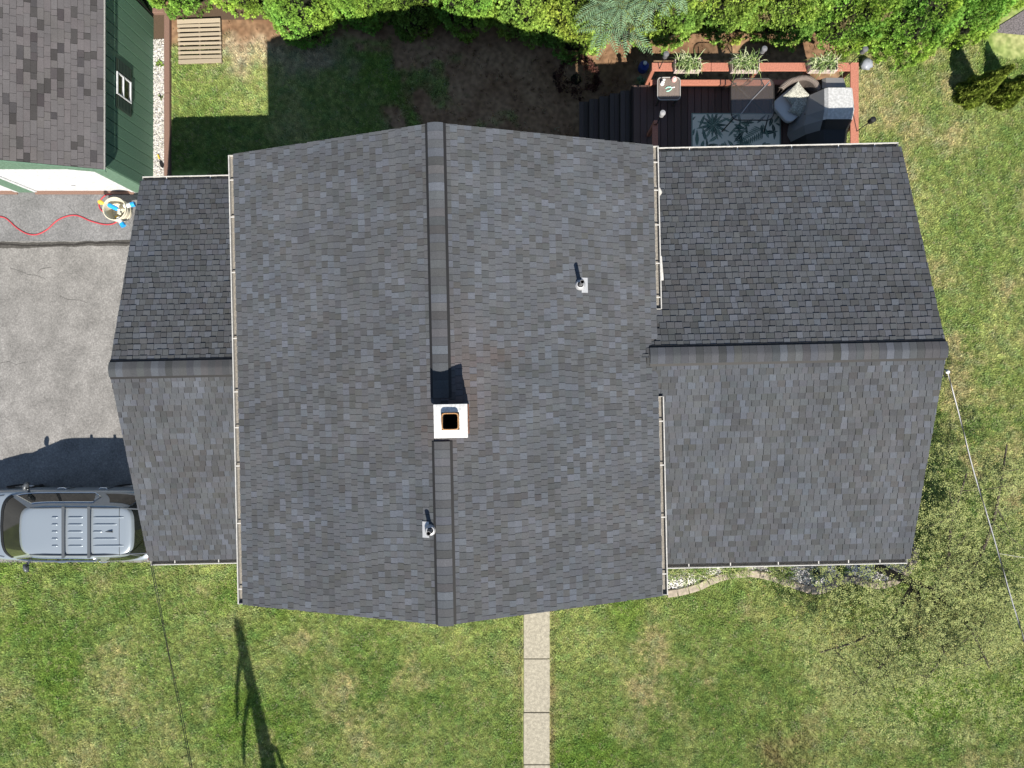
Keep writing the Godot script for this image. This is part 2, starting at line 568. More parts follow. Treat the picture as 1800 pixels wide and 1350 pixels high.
func make_grass() -> void:
	var b := MB.new()
	var r := RandomNumberGenerator.new()
	r.seed = 11
	for k in 7:
		var a := TAU * k / 7.0 + r.randf() * 0.7
		var root := Vector3(r.randf_range(-0.03, 0.03), 0, r.randf_range(-0.03, 0.03))
		var out := Vector3(cos(a), 0, sin(a))
		var side := Vector3(-sin(a), 0, cos(a)) * 0.0045
		var h := r.randf_range(0.030, 0.055)
		var l := r.randf_range(0.02, 0.055)
		var mid := root + out * l * 0.45 + Vector3.UP * h * 0.75
		var tip := root + out * l + Vector3.UP * h
		b.quad(root - side, root + side, mid + side, mid - side, Vector3.UP)
		b.tri(mid - side, mid + side, tip, Vector3.UP)
	var m := b.mesh()
	var where := []
	var cols := []
	r.seed = 12
	var step := 0.040
	var z := -10.9
	while z < 10.9:
		var x := -14.3
		while x < 14.3:
			var px := x + r.randf_range(-0.028, 0.028)
			var pz := z + r.randf_range(-0.028, 0.028)
			x += step
			var keep := r.randf()
			var j1 := r.randf()
			var j2 := r.randf()
			var turn := r.randf() * TAU
			if keep > lawn_density(px, pz):
				continue
			var k := (clampi(int((pz - GZ0) / GH * IH), 0, IH - 1) * IW + clampi(int((px - GX0) / GW * IW), 0, IW - 1)) * 3
			var c := Color8(ground_bytes[k], ground_bytes[k + 1], ground_bytes[k + 2]).srgb_to_linear()
			var t := 0.62 + 1.05 * j1 * j1
			t *= 1.12
			c = Color(c.r * t * (1.0 + (j2 - 0.5) * 0.25), c.g * t, c.b * t * 0.95)
			if j2 > 0.965:
				c = c.lerp(Color(0.42, 0.36, 0.22), 0.6)
			var s := 0.75 + 0.6 * j2
			var clump := n_mid.get_noise_2d(px * 3.1 + 17.0, pz * 3.1)
			if clump > 0.22:
				s *= 1.3
				c = Color(c.r * 0.80, c.g * 0.90, c.b * 0.95)
			where.append(Transform3D(Basis(Vector3.UP, turn).scaled(Vector3(s, s * (0.8 + 0.4 * j1), s)), Vector3(px, 0.0, pz)))
			cols.append(c)
		z += step
	print("grass tufts ", where.size())
	tag(many("lawn_grass", m, M.grass, where, cols), "short mown green grass of the lawn with straw coloured dry patches", "grass", "", "stuff")


func sheet(called: String, poly: PackedVector2Array, y: float, m: Material) -> MeshInstance3D:
	var b := MB.new()
	var idx := Geometry2D.triangulate_polygon(poly)
	for t in idx.size() / 3:
		var p := []
		for k in 3:
			var q := poly[idx[t * 3 + k]]
			p.append(Vector3(q.x, y, q.y))
		b.tri(p[0], p[1], p[2], Vector3.UP)
	return struct(called, b, m)


func pebbles(called: String, label: String, poly: PackedVector2Array, count: int, lo: float, hi: float, y: float, sd: int, skip = null) -> void:
	var r := RandomNumberGenerator.new()
	r.seed = sd
	var b := MB.new()
	b.lathe([Vector2(0.0, 0.5), Vector2(0.42, 0.36), Vector2(0.56, 0.0), Vector2(0.4, -0.3)], 6)
	var bb := Rect2(poly[0], Vector2.ZERO)
	for p in poly:
		bb = bb.expand(p)
	var where := []
	var cols := []
	var tries := 0
	while where.size() < count and tries < count * 12:
		tries += 1
		var p := bb.position + Vector2(r.randf(), r.randf()) * bb.size
		if not Geometry2D.is_point_in_polygon(p, poly):
			continue
		if skip != null and skip.call(p, r.randf()):
			continue
		var s := r.randf_range(0.022, 0.05)
		var t := r.randf_range(lo, hi)
		var bs := Basis(Vector3.UP, r.randf() * TAU) * Basis(Vector3.RIGHT, r.randf_range(-0.5, 0.5))
		where.append(Transform3D(bs.scaled(Vector3(s * r.randf_range(0.8, 1.3), s * 0.7, s)), Vector3(p.x, y + s * 0.2, p.y)))
		cols.append(Color(t, t * r.randf_range(0.93, 1.0), t * r.randf_range(0.86, 0.99)))
	tag(many(called, b.mesh(), M.stone, where, cols), label, "gravel", "", "stuff")


func rect_poly(x0: float, z0: float, x1: float, z1: float) -> PackedVector2Array:
	return PackedVector2Array([Vector2(x0, z0), Vector2(x1, z0), Vector2(x1, z1), Vector2(x0, z1)])


func make_surfaces() -> void:
	sheet("driveway", rect_poly(-40, -2.95 - 0.97, -8.3, 4.9), 0.022, M.asphalt)
	sheet("driveway_apron", rect_poly(-40, -5.7, -8.3, -3.92), 0.022, M.asphalt_dark)
	# tar seam between the two pours: an uneven band with ragged edges
	var r := RandomNumberGenerator.new()
	r.seed = 3
	var b := MB.new()
	var top := PackedVector3Array()
	var bot := PackedVector3Array()
	for i in 140:
		var t := i / 139.0
		var x := lerpf(-16.0, -8.3, t)
		var z := -3.86 + 0.05 * sin(t * 5.0) + 0.03 * n_mid.get_noise_1d(x * 3.0)
		var w := 0.078 + 0.015 * sin(t * 9.0) + r.randf_range(-0.006, 0.006)
		top.append(Vector3(x, 0.027, z - w))
		bot.append(Vector3(x, 0.027, z + w + r.randf_range(-0.004, 0.006)))
	b.grid([top, bot], false, Vector3.UP)
	struct("driveway_seam", b, M.tar)
	var thin := MB.new()
	var mid0 := PackedVector3Array()
	var mid1 := PackedVector3Array()
	for i in 140:
		var c := (top[i] + bot[i]) * 0.5 + Vector3(0, 0.004, 0.02 * sin(i * 0.13) + r.randf_range(-0.006, 0.006))
		var w := 0.012 + 0.010 * absf(sin(i * 0.31)) + r.randf_range(0.0, 0.006)
		mid0.append(c - Vector3(0, 0, w))
		mid1.append(c + Vector3(0, 0, w))
	thin.grid([mid0, mid1], false, Vector3.UP)
	struct("driveway_seam", thin, M.tar_dark)
	var cracks := MB.new()
	for q in [[[20, 470], [38, 478], [52, 482], [66, 482], [80, 490]], [[66, 482], [74, 474], [92, 470]], [[108, 520], [120, 528], [140, 526], [152, 534], [158, 548]], [[0, 640], [18, 634], [30, 640], [46, 636]], [[122, 362], [130, 370], [136, 376]]]:
		var l0 := PackedVector3Array()
		var l1 := PackedVector3Array()
		for p in q:
			var s := spot(p[0] + r.randf_range(-2, 2), p[1] + r.randf_range(-2, 2))
			l0.append(Vector3(s.x, 0.0255, s.z - 0.004))
			l1.append(Vector3(s.x + 0.003, 0.0255, s.z + r.randf_range(0.002, 0.007)))
		cracks.grid([l0, l1], false, Vector3.UP)
	struct("driveway_crack", cracks, M.tar_dark)
	# a patch of pavement at the far corner
	var lot := PackedVector2Array()
	for q in [[1738, 57], [1772, 36], [1800, 18], [1860, -20], [2000, -60], [2000, 90], [1850, 72], [1800, 63]]:
		var s := spot(q[0], q[1])
		lot.append(Vector2(s.x, s.z))
	sheet("pavement", lot, 0.03, mat("worn grey paving", lin(0.40, 0.36, 0.375), 0.95, speckle_tex(256, 0.6, 1.0, 8), 0.5, {"dirt": noise_tex(0.04, 0.5, 1.0, 5, 88), "dirt_scale": 0.9}))
	# front walk: separate slabs
	var walk := Node3D.new()
	walk.name = numbered("path")
	add_child(walk)
	walk.set_meta("kind", "structure")
	var cuts := [[6.0, 3.7], [7.53, 6.0 + 0.0], [9.0, 7.53], [10.43, 9.0], [11.9, 10.43], [13.4, 11.9], [14.9, 13.4]]
	for i in cuts.size():
		var s := MB.new()
		var z0: float = cuts[i][1] + 0.009
		var z1: float = cuts[i][0] - 0.009
		s.cbox(Vector3(0.675 + [0.0, 0.003, 0.006, 0.0, 0.004, 0.0, 0.0][i], 0.0 + [0.002, 0.006, 0.0, 0.005, 0.0, 0.0, 0.0][i], (z0 + z1) / 2), Vector3(0.715, 0.09, z1 - z0), 0.012)
		obj("slab", s, M.concrete, walk)
	# flower bed in front of the right wing
	bed_poly = bed_line()
	var inner := bed_poly.duplicate()
	bed_poly.append(Vector2(11.05, 3.2))
	bed_poly.append(Vector2(2.6, 3.2))
	bed_poly.append(Vector2(2.6, 5.6))
	sheet("gravel_bed", bed_poly, 0.012, M.gravel_bed)
	var edging := thing("paver_edging", "curving row of tan pavers edging the gravel bed in front of the right wing", "edging")
	var pr := RandomNumberGenerator.new()
	pr.seed = 21
	for i in inner.size() - 1:
		var a := inner[i]
		var d := inner[i + 1] - a
		var s := MB.new()
		s.cbox(Vector3.ZERO, Vector3(d.length() * 0.955, 0.1, 0.19 + pr.randf_range(-0.01, 0.01)), 0.012)
		var o := obj("paver", s, M.paver, edging)
		o.position = Vector3(a.x + d.x / 2, 0.035 + pr.randf_range(-0.006, 0.006), a.y + d.y / 2)
		o.rotation.y = -d.angle() + pr.randf_range(-0.03, 0.03)
	pebbles("bed_gravel", "grey and white pebbles filling the curved bed along the right wing", bed_poly, 6500, 0.34, 0.85, 0.02, 31, func(p, q): return p.y < 4.6 or (n_mid.get_noise_2d(p.x * 2.2, p.y * 2.2) > 0.22 and q > 0.15))
	# strip beside the garage
	sheet("mulch_strip", rect_poly(-9.86, -10.6, -9.5, -9.35), 0.014, M.mulch)
	sheet("white_gravel_strip", rect_poly(-9.86, -9.35, -9.5, -5.6), 0.012, M.gravel_bed)
	sheet("hedge_soil", rect_poly(-9.3, -14, 13, -10.0), 0.008, M.mulch)
	pebbles("white_gravel", "white gravel in the narrow strip beside the green garage wall", rect_poly(-9.84, -9.45, -9.52, -5.6), 2600, 0.24, 0.60, 0.02, 33)
	pebbles("deck_gravel", "white gravel spilling out along the right edge of the deck", rect_poly(8.38, -6.9, 8.66, -5.0), 420, 0.22, 0.6, 0.02, 34)
	var tb := thing("timber_edging", "long red brown landscape timber between white gravel and the back yard", "edging")
	var zz := -10.3
	for len in [2.35, 2.35]:
		var s := MB.new()
		s.cbox(Vector3(-9.42, 0.07, zz + len / 2), Vector3(0.15, 0.14, len - 0.01), 0.012)
		obj("timber", s, M.timber, tb)
		zz += len
	var s2 := MB.new()
	s2.cbox(Vector3(-9.66, 0.06, -10.2), Vector3(0.32, 0.13, 0.14), 0.012)
	obj("timber", s2, M.timber, tb)


# ---------------------------------------------------------------- the house

const HX := -1.28
const HZ := -0.18
const HTURN := 0.0215
const EXPO := 0.1345  # what shows of one shingle course, along the slope


func tone(r: RandomNumberGenerator, base: float) -> Color:
	var q := r.randf()
	var t := base * r.randf_range(0.93, 1.07)
	var blue := r.randf_range(0.0, 0.06)
	if q < 0.15:
		t = base * r.randf_range(1.10, 1.28)
		blue = 0.10
	elif q < 0.40:
		t = base * r.randf_range(0.76, 0.89)
		blue = r.randf_range(-0.05, 0.02)
	return Color(t * (0.935 - blue * 0.4), t * 0.985, t * (1.06 + blue))


func tab(b: MB, o: Vector3, u: Vector3, v: Vector3, n: Vector3, u0: float, u1: float, v0: float, v1: float, hi: float) -> void:
	var p0 := o + u * u0 + v * v0
	var p1 := o + u * u1 + v * v0
	var p2 := o + u * u1 + v * v1 + n * 0.002
	var p3 := o + u * u0 + v * v1 + n * 0.002
	var a := p0 + n * hi
	var d := p1 + n * hi
	b.quad(a, d, p2, p3, n)
	var face := b.col
	b.col = Color(0.035, 0.035, 0.037)  # the cut edge is bare asphalt
	b.quad(p0, p1, d, a, -v)
	b.quad(p0, a, p3, p3, -u)
	b.quad(p1, d, p2, p2, u)
	b.col = face


# lays courses of shingles on a slope; those for which pick() says so become meshes of their own, the rest one part
func shingle(roof: Node3D, o: Vector3, u: Vector3, v: Vector3, n: Vector3, ulen: float, vlen: float, opt: Dictionary) -> void:
	var r := RandomNumberGenerator.new()
	r.seed = opt.seed
	var rest := MB.new()
	var courses := int(ceil(vlen / EXPO - 0.15))
	var left: int = opt.get("own", 0)
	var sl_seed: float = opt.seed * 3.7
	var wmin: float = opt.get("wmin", 0.108)
	var wmax: float = opt.get("wmax", 0.136)
	for k in courses:
		var v0 := k * EXPO
		var v1 := minf(v0 + EXPO + 0.012, vlen)
		var at: float = -(r.randi() % 3) * wmax / 3.0 - r.randf() * 0.02
		var high := r.randf() < 0.5
		while at < ulen:
			var w := r.randf_range(wmin, wmax)
			var u0 := maxf(at, 0.0)
			var u1 := minf(at + w, ulen)
			at += w
			high = not high if r.randf() < 0.8 else high
			var col: Color = opt.tone.call(r, o + u * (u0 + u1) * 0.5 + v * v0) if opt.has("tone") else tone(r, opt.base)
			var hi: float = ((0.016 if high else 0.009) + r.randf_range(-0.001, 0.0015)) * opt.get("lift", 1.0)
			var wp := o + u * (u0 + u1) * 0.5 + v * v0
			var aged := 1.0 + 0.05 * n_mid.get_noise_3d(wp.x * 0.7, wp.z * 0.7, sl_seed) + 0.05 * n_low.get_noise_3d(wp.x * 2.0, wp.z * 2.0, sl_seed)
			var warm := n_mid.get_noise_3d(wp.x * 0.5, wp.z * 0.5, sl_seed + 50.0) * 0.035
			col = Color(col.r * aged * (1.0 + warm), col.g * aged, col.b * aged * (1.0 - warm))
			var j := r.randf_range(-0.005, 0.005)
			if u1 - u0 < 0.012:
				continue
			var mid := o + u * (u0 + u1) * 0.5 + v * v0
			if opt.has("skip") and opt.skip.call(mid):
				continue
			var dv := maxf(0.0, v0 + j) - v0
			if left > 0 and k >= opt.get("from", 0) and k <= opt.get("to", 999):
				left -= 1
				var b := MB.new()
				b.col = col
				tab(b, Vector3.ZERO, u, v, n, 0.0035, u1 - u0 - 0.0035, dv, v1 - v0, hi)
				obj("shingle", b, M.shingle, roof).position = o + u * u0 + v * v0
			else:
				rest.col = col
				tab(rest, o, u, v, n, u0 + 0.0035, u1 - 0.0035, v0 + dv, v1, hi)
	var s := obj("shingle_field", rest, M.shingle, roof)
	s.set_meta("kind", "stuff")


func slab_on(roof: Node3D, called: String, o: Vector3, u: Vector3, v: Vector3, n: Vector3, ulen: float, vlen: float) -> void:
	var b := MB.new()
	var c := o + u * (ulen * 0.5) + v * (vlen * 0.5) - n * 0.07
	b.box(c, Vector3(ulen - 0.03, 0.13, vlen - 0.02), Basis(u, n, v))
	obj(called, b, M.felt, roof)


func ridge(roof: Node3D, a: Vector3, b: Vector3, side: Vector3, slope: float, sd: int, dark: float, hw := 0.190) -> void:
	# a low black vent along the ridge with bent cap shingles on top
	var d := (b - a).normalized()
	var down := Vector3(0, -slope, 0)
	var vent := MB.new()
	for s in [-1.0, 1.0]:
		var ax: Vector3 = (side * s + down).normalized()
		var nn: Vector3 = (Vector3.UP + side * s * slope).normalized()
		vent.box((a + b) * 0.5 + ax * hw * 0.5 + nn * 0.012, Vector3(a.distance_to(b), 0.024, hw), Basis(d, nn, ax))
	obj("ridge_vent", vent, M.black, roof)
	var r := RandomNumberGenerator.new()
	r.seed = sd
	var len := a.distance_to(b)
	var count := int(round(len / 0.152))
	for i in count:
		var t := tone(r, dark) if r.randf() < 0.85 else Color(dark * 0.96, dark * 0.97, dark * 1.04)
		var m := MB.new()
		var vary := r.randf_range(0.80, 1.18)
		m.col = Color(t.r * vary, t.g * vary, t.b * vary)
		var x0 := len * i / count
		var x1 := len * (i + 1) / count + 0.012
		var rows := []
		for e in [[x0, 0.055], [x1, 0.049]]:
			var row := PackedVector3Array()
			for q in [-1.0, -0.55, -0.18, 0.0, 0.18, 0.55, 1.0]:
				var drop := absf(q) * (hw - 0.050)
				var round_off := 0.012 * exp(-q * q * 9.0)
				row.append(a + d * e[0] + side * q * (hw - 0.050) + Vector3(0, -slope * drop - round_off + e[1], 0))
			rows.append(row)
		m.grid(rows, false, Vector3.UP)
		var low := PackedVector3Array()
		for p in rows[0]:
			low.append(p - Vector3(0, 0.007, 0))
		m.grid([rows[0], low], false, -d)
		for e in [0, 6]:
			var s: Vector3 = side * (-1.0 if e == 0 else 1.0)
			m.quad(rows[0][e], rows[1][e], rows[1][e] - Vector3(0, 0.010, 0), rows[0][e] - Vector3(0, 0.010, 0), s)
		obj("ridge_cap", m, M.shingle, roof)


func gutter(parent: Node3D, a: Vector3, b: Vector3, out: Vector3, hangers: int) -> void:
	# an open trough: back, floor, front with a rolled lip, closed ends; hangers across the top
	var g := MB.new()
	var d := (b - a).normalized()
	var mid := (a + b) * 0.5
	var len := a.distance_to(b)
	var bs := Basis(d, Vector3.UP, out)
	if bs.determinant() < 0.0:
		bs = Basis(-d, Vector3.UP, out)
	g.box(mid + out * 0.004 + Vector3(0, -0.045, 0), Vector3(len, 0.09, 0.006), bs)
	g.box(mid + out * 0.098 + Vector3(0, -0.04, 0), Vector3(len, 0.09, 0.008), bs)
	g.cbox(mid + out * 0.101 + Vector3(0, 0.008, 0), Vector3(len, 0.016, 0.022), 0.004, bs)
	for e in [a, b]:
		var inward: Vector3 = (mid - e).normalized()
		g.box(e + inward * 0.004 + out * 0.052 + Vector3(0, -0.042, 0), Vector3(0.008, 0.095, 0.1), bs)
	var o := obj("gutter", g, M.white_metal, parent)
	var fl := MB.new()
	fl.box(mid + out * 0.05 + Vector3(0, -0.085, 0), Vector3(len - 0.02, 0.01, 0.085), bs)
	obj("trough_floor", fl, M.gutter_in, o)
	for i in hangers:
		var h := MB.new()
		var p := a.lerp(b, (i + 0.5) / hangers + 0.03 * sin(i * 5.0))
		h.box(p + out * 0.05 + Vector3(0, -0.004, 0), Vector3(0.022, 0.008, 0.085), bs)
		obj("hanger", h, M.hanger, o)


func roof_root(house: Node3D, called: String) -> Node3D:
	var k: int = house.get_meta("n_" + called) if house.has_meta("n_" + called) else 0
	house.set_meta("n_" + called, k + 1)
	var o := Node3D.new()
	o.name = called if k == 0 else "%s_%03d" % [called, k]
	house.add_child(o, true)
	return o


func make_house() -> void:
	var hs := thing("house", "large grey shingled house with a raised middle roof and two lower wings", "house", Vector3(HX, 0, HZ), HTURN)
	# walls
	var w := MB.new()
	w.box(Vector3(0, 2.62, 0), Vector3(7.8, 5.24, 8.5))
	for s in [-1.0, 1.0]:
		w.tri(Vector3(-3.9, 5.24, s * 4.25), Vector3(3.9, 5.24, s * 4.25), Vector3(0, 6.60, s * 4.25), Vector3(0, 0, s))
	obj("wall", w, M.siding, hs)
	for g in [[3.9, 9.62, 3.90, 5.45], [-7.15, -3.9, 2.6, 4.15]]:
		var q := MB.new()
		var lo: float = g[2]
		var hi: float = g[3]
		q.box(Vector3((g[0] + g[1]) / 2, lo / 2, -0.29), Vector3(g[1] - g[0], lo, 8.4))
		var xe: float = g[1] if g[0] > 0 else g[0]
		q.tri(Vector3(xe, lo, -4.49), Vector3(xe, lo, 3.91), Vector3(xe, hi - 0.16, -0.29), Vector3(signf(xe), 0, 0))
		obj("wall", q, M.siding, hs)
	# main roof
	var e := 5.3
	var sl := 0.349
	var c := 1.0 / sqrt(1.0 + sl * sl)
	var main := roof_root(hs, "roof")
	var rk := RandomNumberGenerator.new()
	rk.seed = 99
	var stain := func(r: RandomNumberGenerator, p: Vector3) -> Color:
		var k := tone(r, 0.121)
		var d := Vector2(p.x - 0.35, p.z - 0.5)
		var s := exp(-(d.x * d.x / 0.30 + (d.y * d.y / (1.7 if d.y < 0 else 0.5)))) * 0.75
		s = maxf(s, exp(-(pow(p.x - 0.9, 2) / 0.3 + pow(p.z + 0.35, 2) / 0.03)) * 0.6)
		s = maxf(s, exp(-(pow(p.x + 0.25, 2) / 0.06 + pow(p.z - 1.0, 2) / 0.2)) * 0.5)
		s *= r.randf_range(0.2, 0.62)
		return k.lerp(Color(0.185, 0.125, 0.105), s)
	for s in [-1.0, 1.0]:
		var u := Vector3(0, 0, 1)
		var v := Vector3(-s, sl, 0).normalized()
		var n := Vector3(s * sl, 1, 0).normalized()
		var o := Vector3(s * 4.19, e + 0.08 * sl, -4.505)
		var vl := 4.19 / c
		slab_on(main, "roof_board", o, u, v, n, 9.01, vl)
		var skip := func(p: Vector3) -> bool:
			# where the right wing's roof comes through, and where the chimney stands
			if s > 0 and 5.45 - 0.328 * absf(p.z + 0.29) > p.y + 0.03:
				return true
			return p.x > -0.06 and p.x < 0.5 and p.z > 0.53 and p.z < 1.1
		shingle(main, o, u, v, n, 9.01, vl, {"seed": 5 + int(s), "tone": stain, "skip": skip, "own": 150, "from": 28, "to": 30})
	ridge(main, Vector3(0, 6.79, -4.5), Vector3(0, 6.79, 0.42), Vector3(1, 0, 0), sl, 51, 0.118)
	ridge(main, Vector3(0, 6.79, 1.21), Vector3(0, 6.79, 4.5), Vector3(1, 0, 0), sl, 52, 0.118)
	# wings
	for g in [[3.72, 9.9, 3.95, 1.0], [-7.43, -3.86, 2.65, -1.0]]:
		var rf := roof_root(hs, "roof")
		var sw := 0.328
		var cw := 1.0 / sqrt(1.0 + sw * sw)
		var run := 4.57 - 0.07
		for s in [-1.0, 1.0]:
			var u := Vector3(1, 0, 0)
			var v := Vector3(0, sw, -s).normalized()
			var n := Vector3(0, 1, s * sw).normalized()
			var o := Vector3(g[0], g[2] + 0.07 * sw, -0.29 + s * run)
			var len: float = g[1] - g[0]
			var skip := func(p: Vector3) -> bool:
				return p.x < 4.19 and g[3] > 0 and (p.y < 5.3 + 0.349 * (4.27 - p.x) - 0.03)
			slab_on(rf, "roof_board", o + u * 0.25 if g[3] > 0 else o, u, v, n, len - 0.25 if g[3] > 0 else len, run / cw)
			shingle(rf, o, u, v, n, len, run / cw, {"seed": 40 + int(s) + int(g[0]), "base": 0.109, "skip": skip, "wmin": 0.115, "wmax": 0.17, "lift": 1.45})
		var yr: float = g[2] + sw * 4.57
		if g[3] > 0:
			ridge(rf, Vector3(4.02, yr, -0.29), Vector3(9.9, yr, -0.29), Vector3(0, 0, 1), sw, 61, 0.10, 0.212)
		else:
			ridge(rf, Vector3(-7.43, yr, -0.29), Vector3(-3.9, yr, -0.29), Vector3(0, 0, 1), sw, 62, 0.095, 0.212)
	# gutters
	gutter(hs, Vector3(-4.20, 5.27, -4.5), Vector3(-4.20, 5.27, 4.5), Vector3(-1, 0, 0), 9)
	gutter(hs, Vector3(4.20, 5.27, -4.5), Vector3(4.20, 5.27, -1.23), Vector3(1, 0, 0), 5)
	gutter(hs, Vector3(4.20, 5.27, 0.52), Vector3(4.20, 5.27, 4.5), Vector3(1, 0, 0), 4)
	gutter(hs, Vector3(3.98, 3.92, -4.80), Vector3(9.86, 3.92, -4.80), Vector3(0, 0, -1), 6)
	gutter(hs, Vector3(3.98, 3.92, 4.22), Vector3(9.86, 3.92, 4.22), Vector3(0, 0, 1), 7)
	gutter(hs, Vector3(-7.40, 2.62, -4.80), Vector3(-3.98, 2.62, -4.80), Vector3(0, 0, -1), 3)
	gutter(hs, Vector3(-7.40, 2.62, 4.22), Vector3(-3.98, 2.62, 4.22), Vector3(0, 0, 1), 3)
	# downspouts that let the high gutter out on the wing
	for g in [[-3.72, -3.60, 4.36, 0], [-1.75, -1.9, 4.30, 1]]:
		var d := MB.new()
		if g[3] == 0:
			d.tube([Vector3(4.25, 5.18, g[0]), Vector3(4.33, 5.08, g[0] + 0.02), Vector3(4.40, 4.95, g[0] + 0.06), Vector3(4.38, 4.75, g[0] + 0.10), Vector3(4.2, 4.5, g[0] + 0.12)], 0.04, 8)
		else:
			d.bar(Vector3(4.34, 4.98, -2.35), Vector3(4.40, 4.90, -1.68), 0.10, 0.06, Vector3.UP, 0.012)
			d.bar(Vector3(4.37, 4.92, -1.72), Vector3(4.26, 5.18, -1.66), 0.08, 0.06, Vector3.UP, 0.012)
		obj("downspout", d, M.white_metal, hs)
	# chimney
	var ch := MB.new()
	for q in [[0.0, -0.19, 0.50, 0.12], [0.0, 0.19, 0.50, 0.12], [-0.19, 0.0, 0.12, 0.26], [0.19, 0.0, 0.12, 0.26]]:
		ch.box(Vector3(0.22 + q[0], 6.7, 0.815 + q[1]), Vector3(q[2], 1.40, q[3]))
	var chim := obj("chimney", ch, M.brick, hs)
	var br := RandomNumberGenerator.new()
	br.seed = 8
	for row in 10:
		for side in 4:
			for k in 2:
				var off := (k - 0.5) * 0.25 + (0.03 if row % 2 == 0 else -0.03)
				var b := MB.new()
				b.cbox(Vector3.ZERO, Vector3(0.215, 0.062, 0.03), 0.004)
				var o := obj("brick", b, M.brick, chim)
				var a := side * PI / 2
				o.position = Vector3(0.22, 6.66 + row * 0.074, 0.815) + Vector3(sin(a), 0, cos(a)) * (0.252 + br.randf_range(0, 0.004)) + Vector3(cos(a), 0, -sin(a)) * off
				o.rotation.y = a
	var cr := MB.new()
	var rows := []
	for q in [[0.285, 7.36], [0.29, 7.40], [0.285, 7.445], [0.15, 7.475]]:
		var row := PackedVector3Array()
		for k in [[-1, -1], [0, -1], [1, -1], [1, 0], [1, 1], [0, 1], [-1, 1], [-1, 0]]:
			row.append(Vector3(0.22 + k[0] * q[0], q[1] + br.randf_range(-0.003, 0.003), 0.815 + k[1] * q[0]))
		rows.append(row)
	for i in 3:
		for k in 8:
			var hint: Vector3 = rows[i][k] - Vector3(0.22, 7.3, 0.815)
			cr.quad(rows[i][k], rows[i][(k + 1) % 8], rows[i + 1][(k + 1) % 8], rows[i + 1][k], hint)
	obj("crown", cr, M.crown, chim)
	var fl := MB.new()
	var ring := []
	for q in [[0.146, 7.40], [0.146, 7.555], [0.141, 7.565], [0.131, 7.565], [0.126, 7.545]]:
		var row := PackedVector3Array()
		for k in 24:
			var a := TAU * (k + 0.5) / 24
			var cx := signf(cos(a)) * pow(absf(cos(a)), 0.3)
			var cz := signf(sin(a)) * pow(absf(sin(a)), 0.3)
			row.append(Vector3(0.22 + cx * q[0], q[1], 0.815 + cz * q[0]))
		ring.append(row)
	for i in 4:
		for k in 24:
			var mid: Vector3 = (ring[i][k] + ring[i][(k + 1) % 24]) * 0.5
			var rad: Vector3 = (mid - Vector3(0.22, mid.y, 0.815)).normalized()
			var hint: Vector3 = rad if i < 1 else (Vector3.UP if i < 4 else -rad)
			fl.quad(ring[i][k], ring[i][(k + 1) % 24], ring[i + 1][(k + 1) % 24], ring[i + 1][k], hint)
	obj("flue", fl, M.clay, chim)
	var so := MB.new()
	so.box(Vector3(0.22, 6.9, 0.815), Vector3(0.24, 0.02, 0.24))
	for k in 24:
		var k2 := (k + 1) % 24
		var dn := Vector3(0, -0.7, 0)
		so.quad(ring[4][k], ring[4][k2], ring[4][k2] + dn, ring[4][k] + dn, Vector3(0.22, 7.5, 0.815) - ring[4][k])
	obj("soot", so, M.soot, chim)
	# vent pipes
	for g in [[2.62, -1.66, 0.46, 1.0], [-0.245, 2.80, 0.34, -1.0]]:
		var y: float = 6.79 - 0.349 * absf(g[0])
		var s: float = g[3]
		var n := Vector3(s * 0.349, 1, 0).normalized()
		var v := Vector3(-s, 0.349, 0).normalized()
		var p := MB.new()
		p.lathe([Vector2(0.042, -0.1), Vector2(0.042, g[2]), Vector2(0.032, g[2]), Vector2(0.032, g[2] - 0.2), Vector2(0.0, g[2] - 0.2)], 16, Transform3D(Basis.IDENTITY, Vector3(g[0], y, g[1])))
		var o := obj("vent_pipe", p, M.pipe, hs)
		var f := MB.new()
		f.box(Vector3(g[0] + s * 0.085, y - 0.349 * 0.085, g[1]) + n * 0.019, Vector3(0.13, 0.006, 0.29), Basis(v * -s, n, Vector3(0, 0, 1)))
		obj("flashing", f, M.lead, o)
		var k := MB.new()
		k.lathe([Vector2(0.105, -0.03), Vector2(0.10, 0.05), Vector2(0.075, 0.10), Vector2(0.058, 0.105), Vector2(0.055, 0.06)], 18, Transform3D(Basis.IDENTITY, Vector3(g[0], y, g[1])))
		obj("collar", k, M.lead, o)
	# service mast bracket at the right gable
	var br2 := MB.new()
	br2.tube([Vector3(9.88, 4.7, 0.10), Vector3(9.93, 5.22, 0.10), Vector3(10.02, 5.28, 0.12)], 0.022, 8)
	obj("service_mast", br2, M.white_metal, hs)


# ---------------------------------------------------------------- the garage

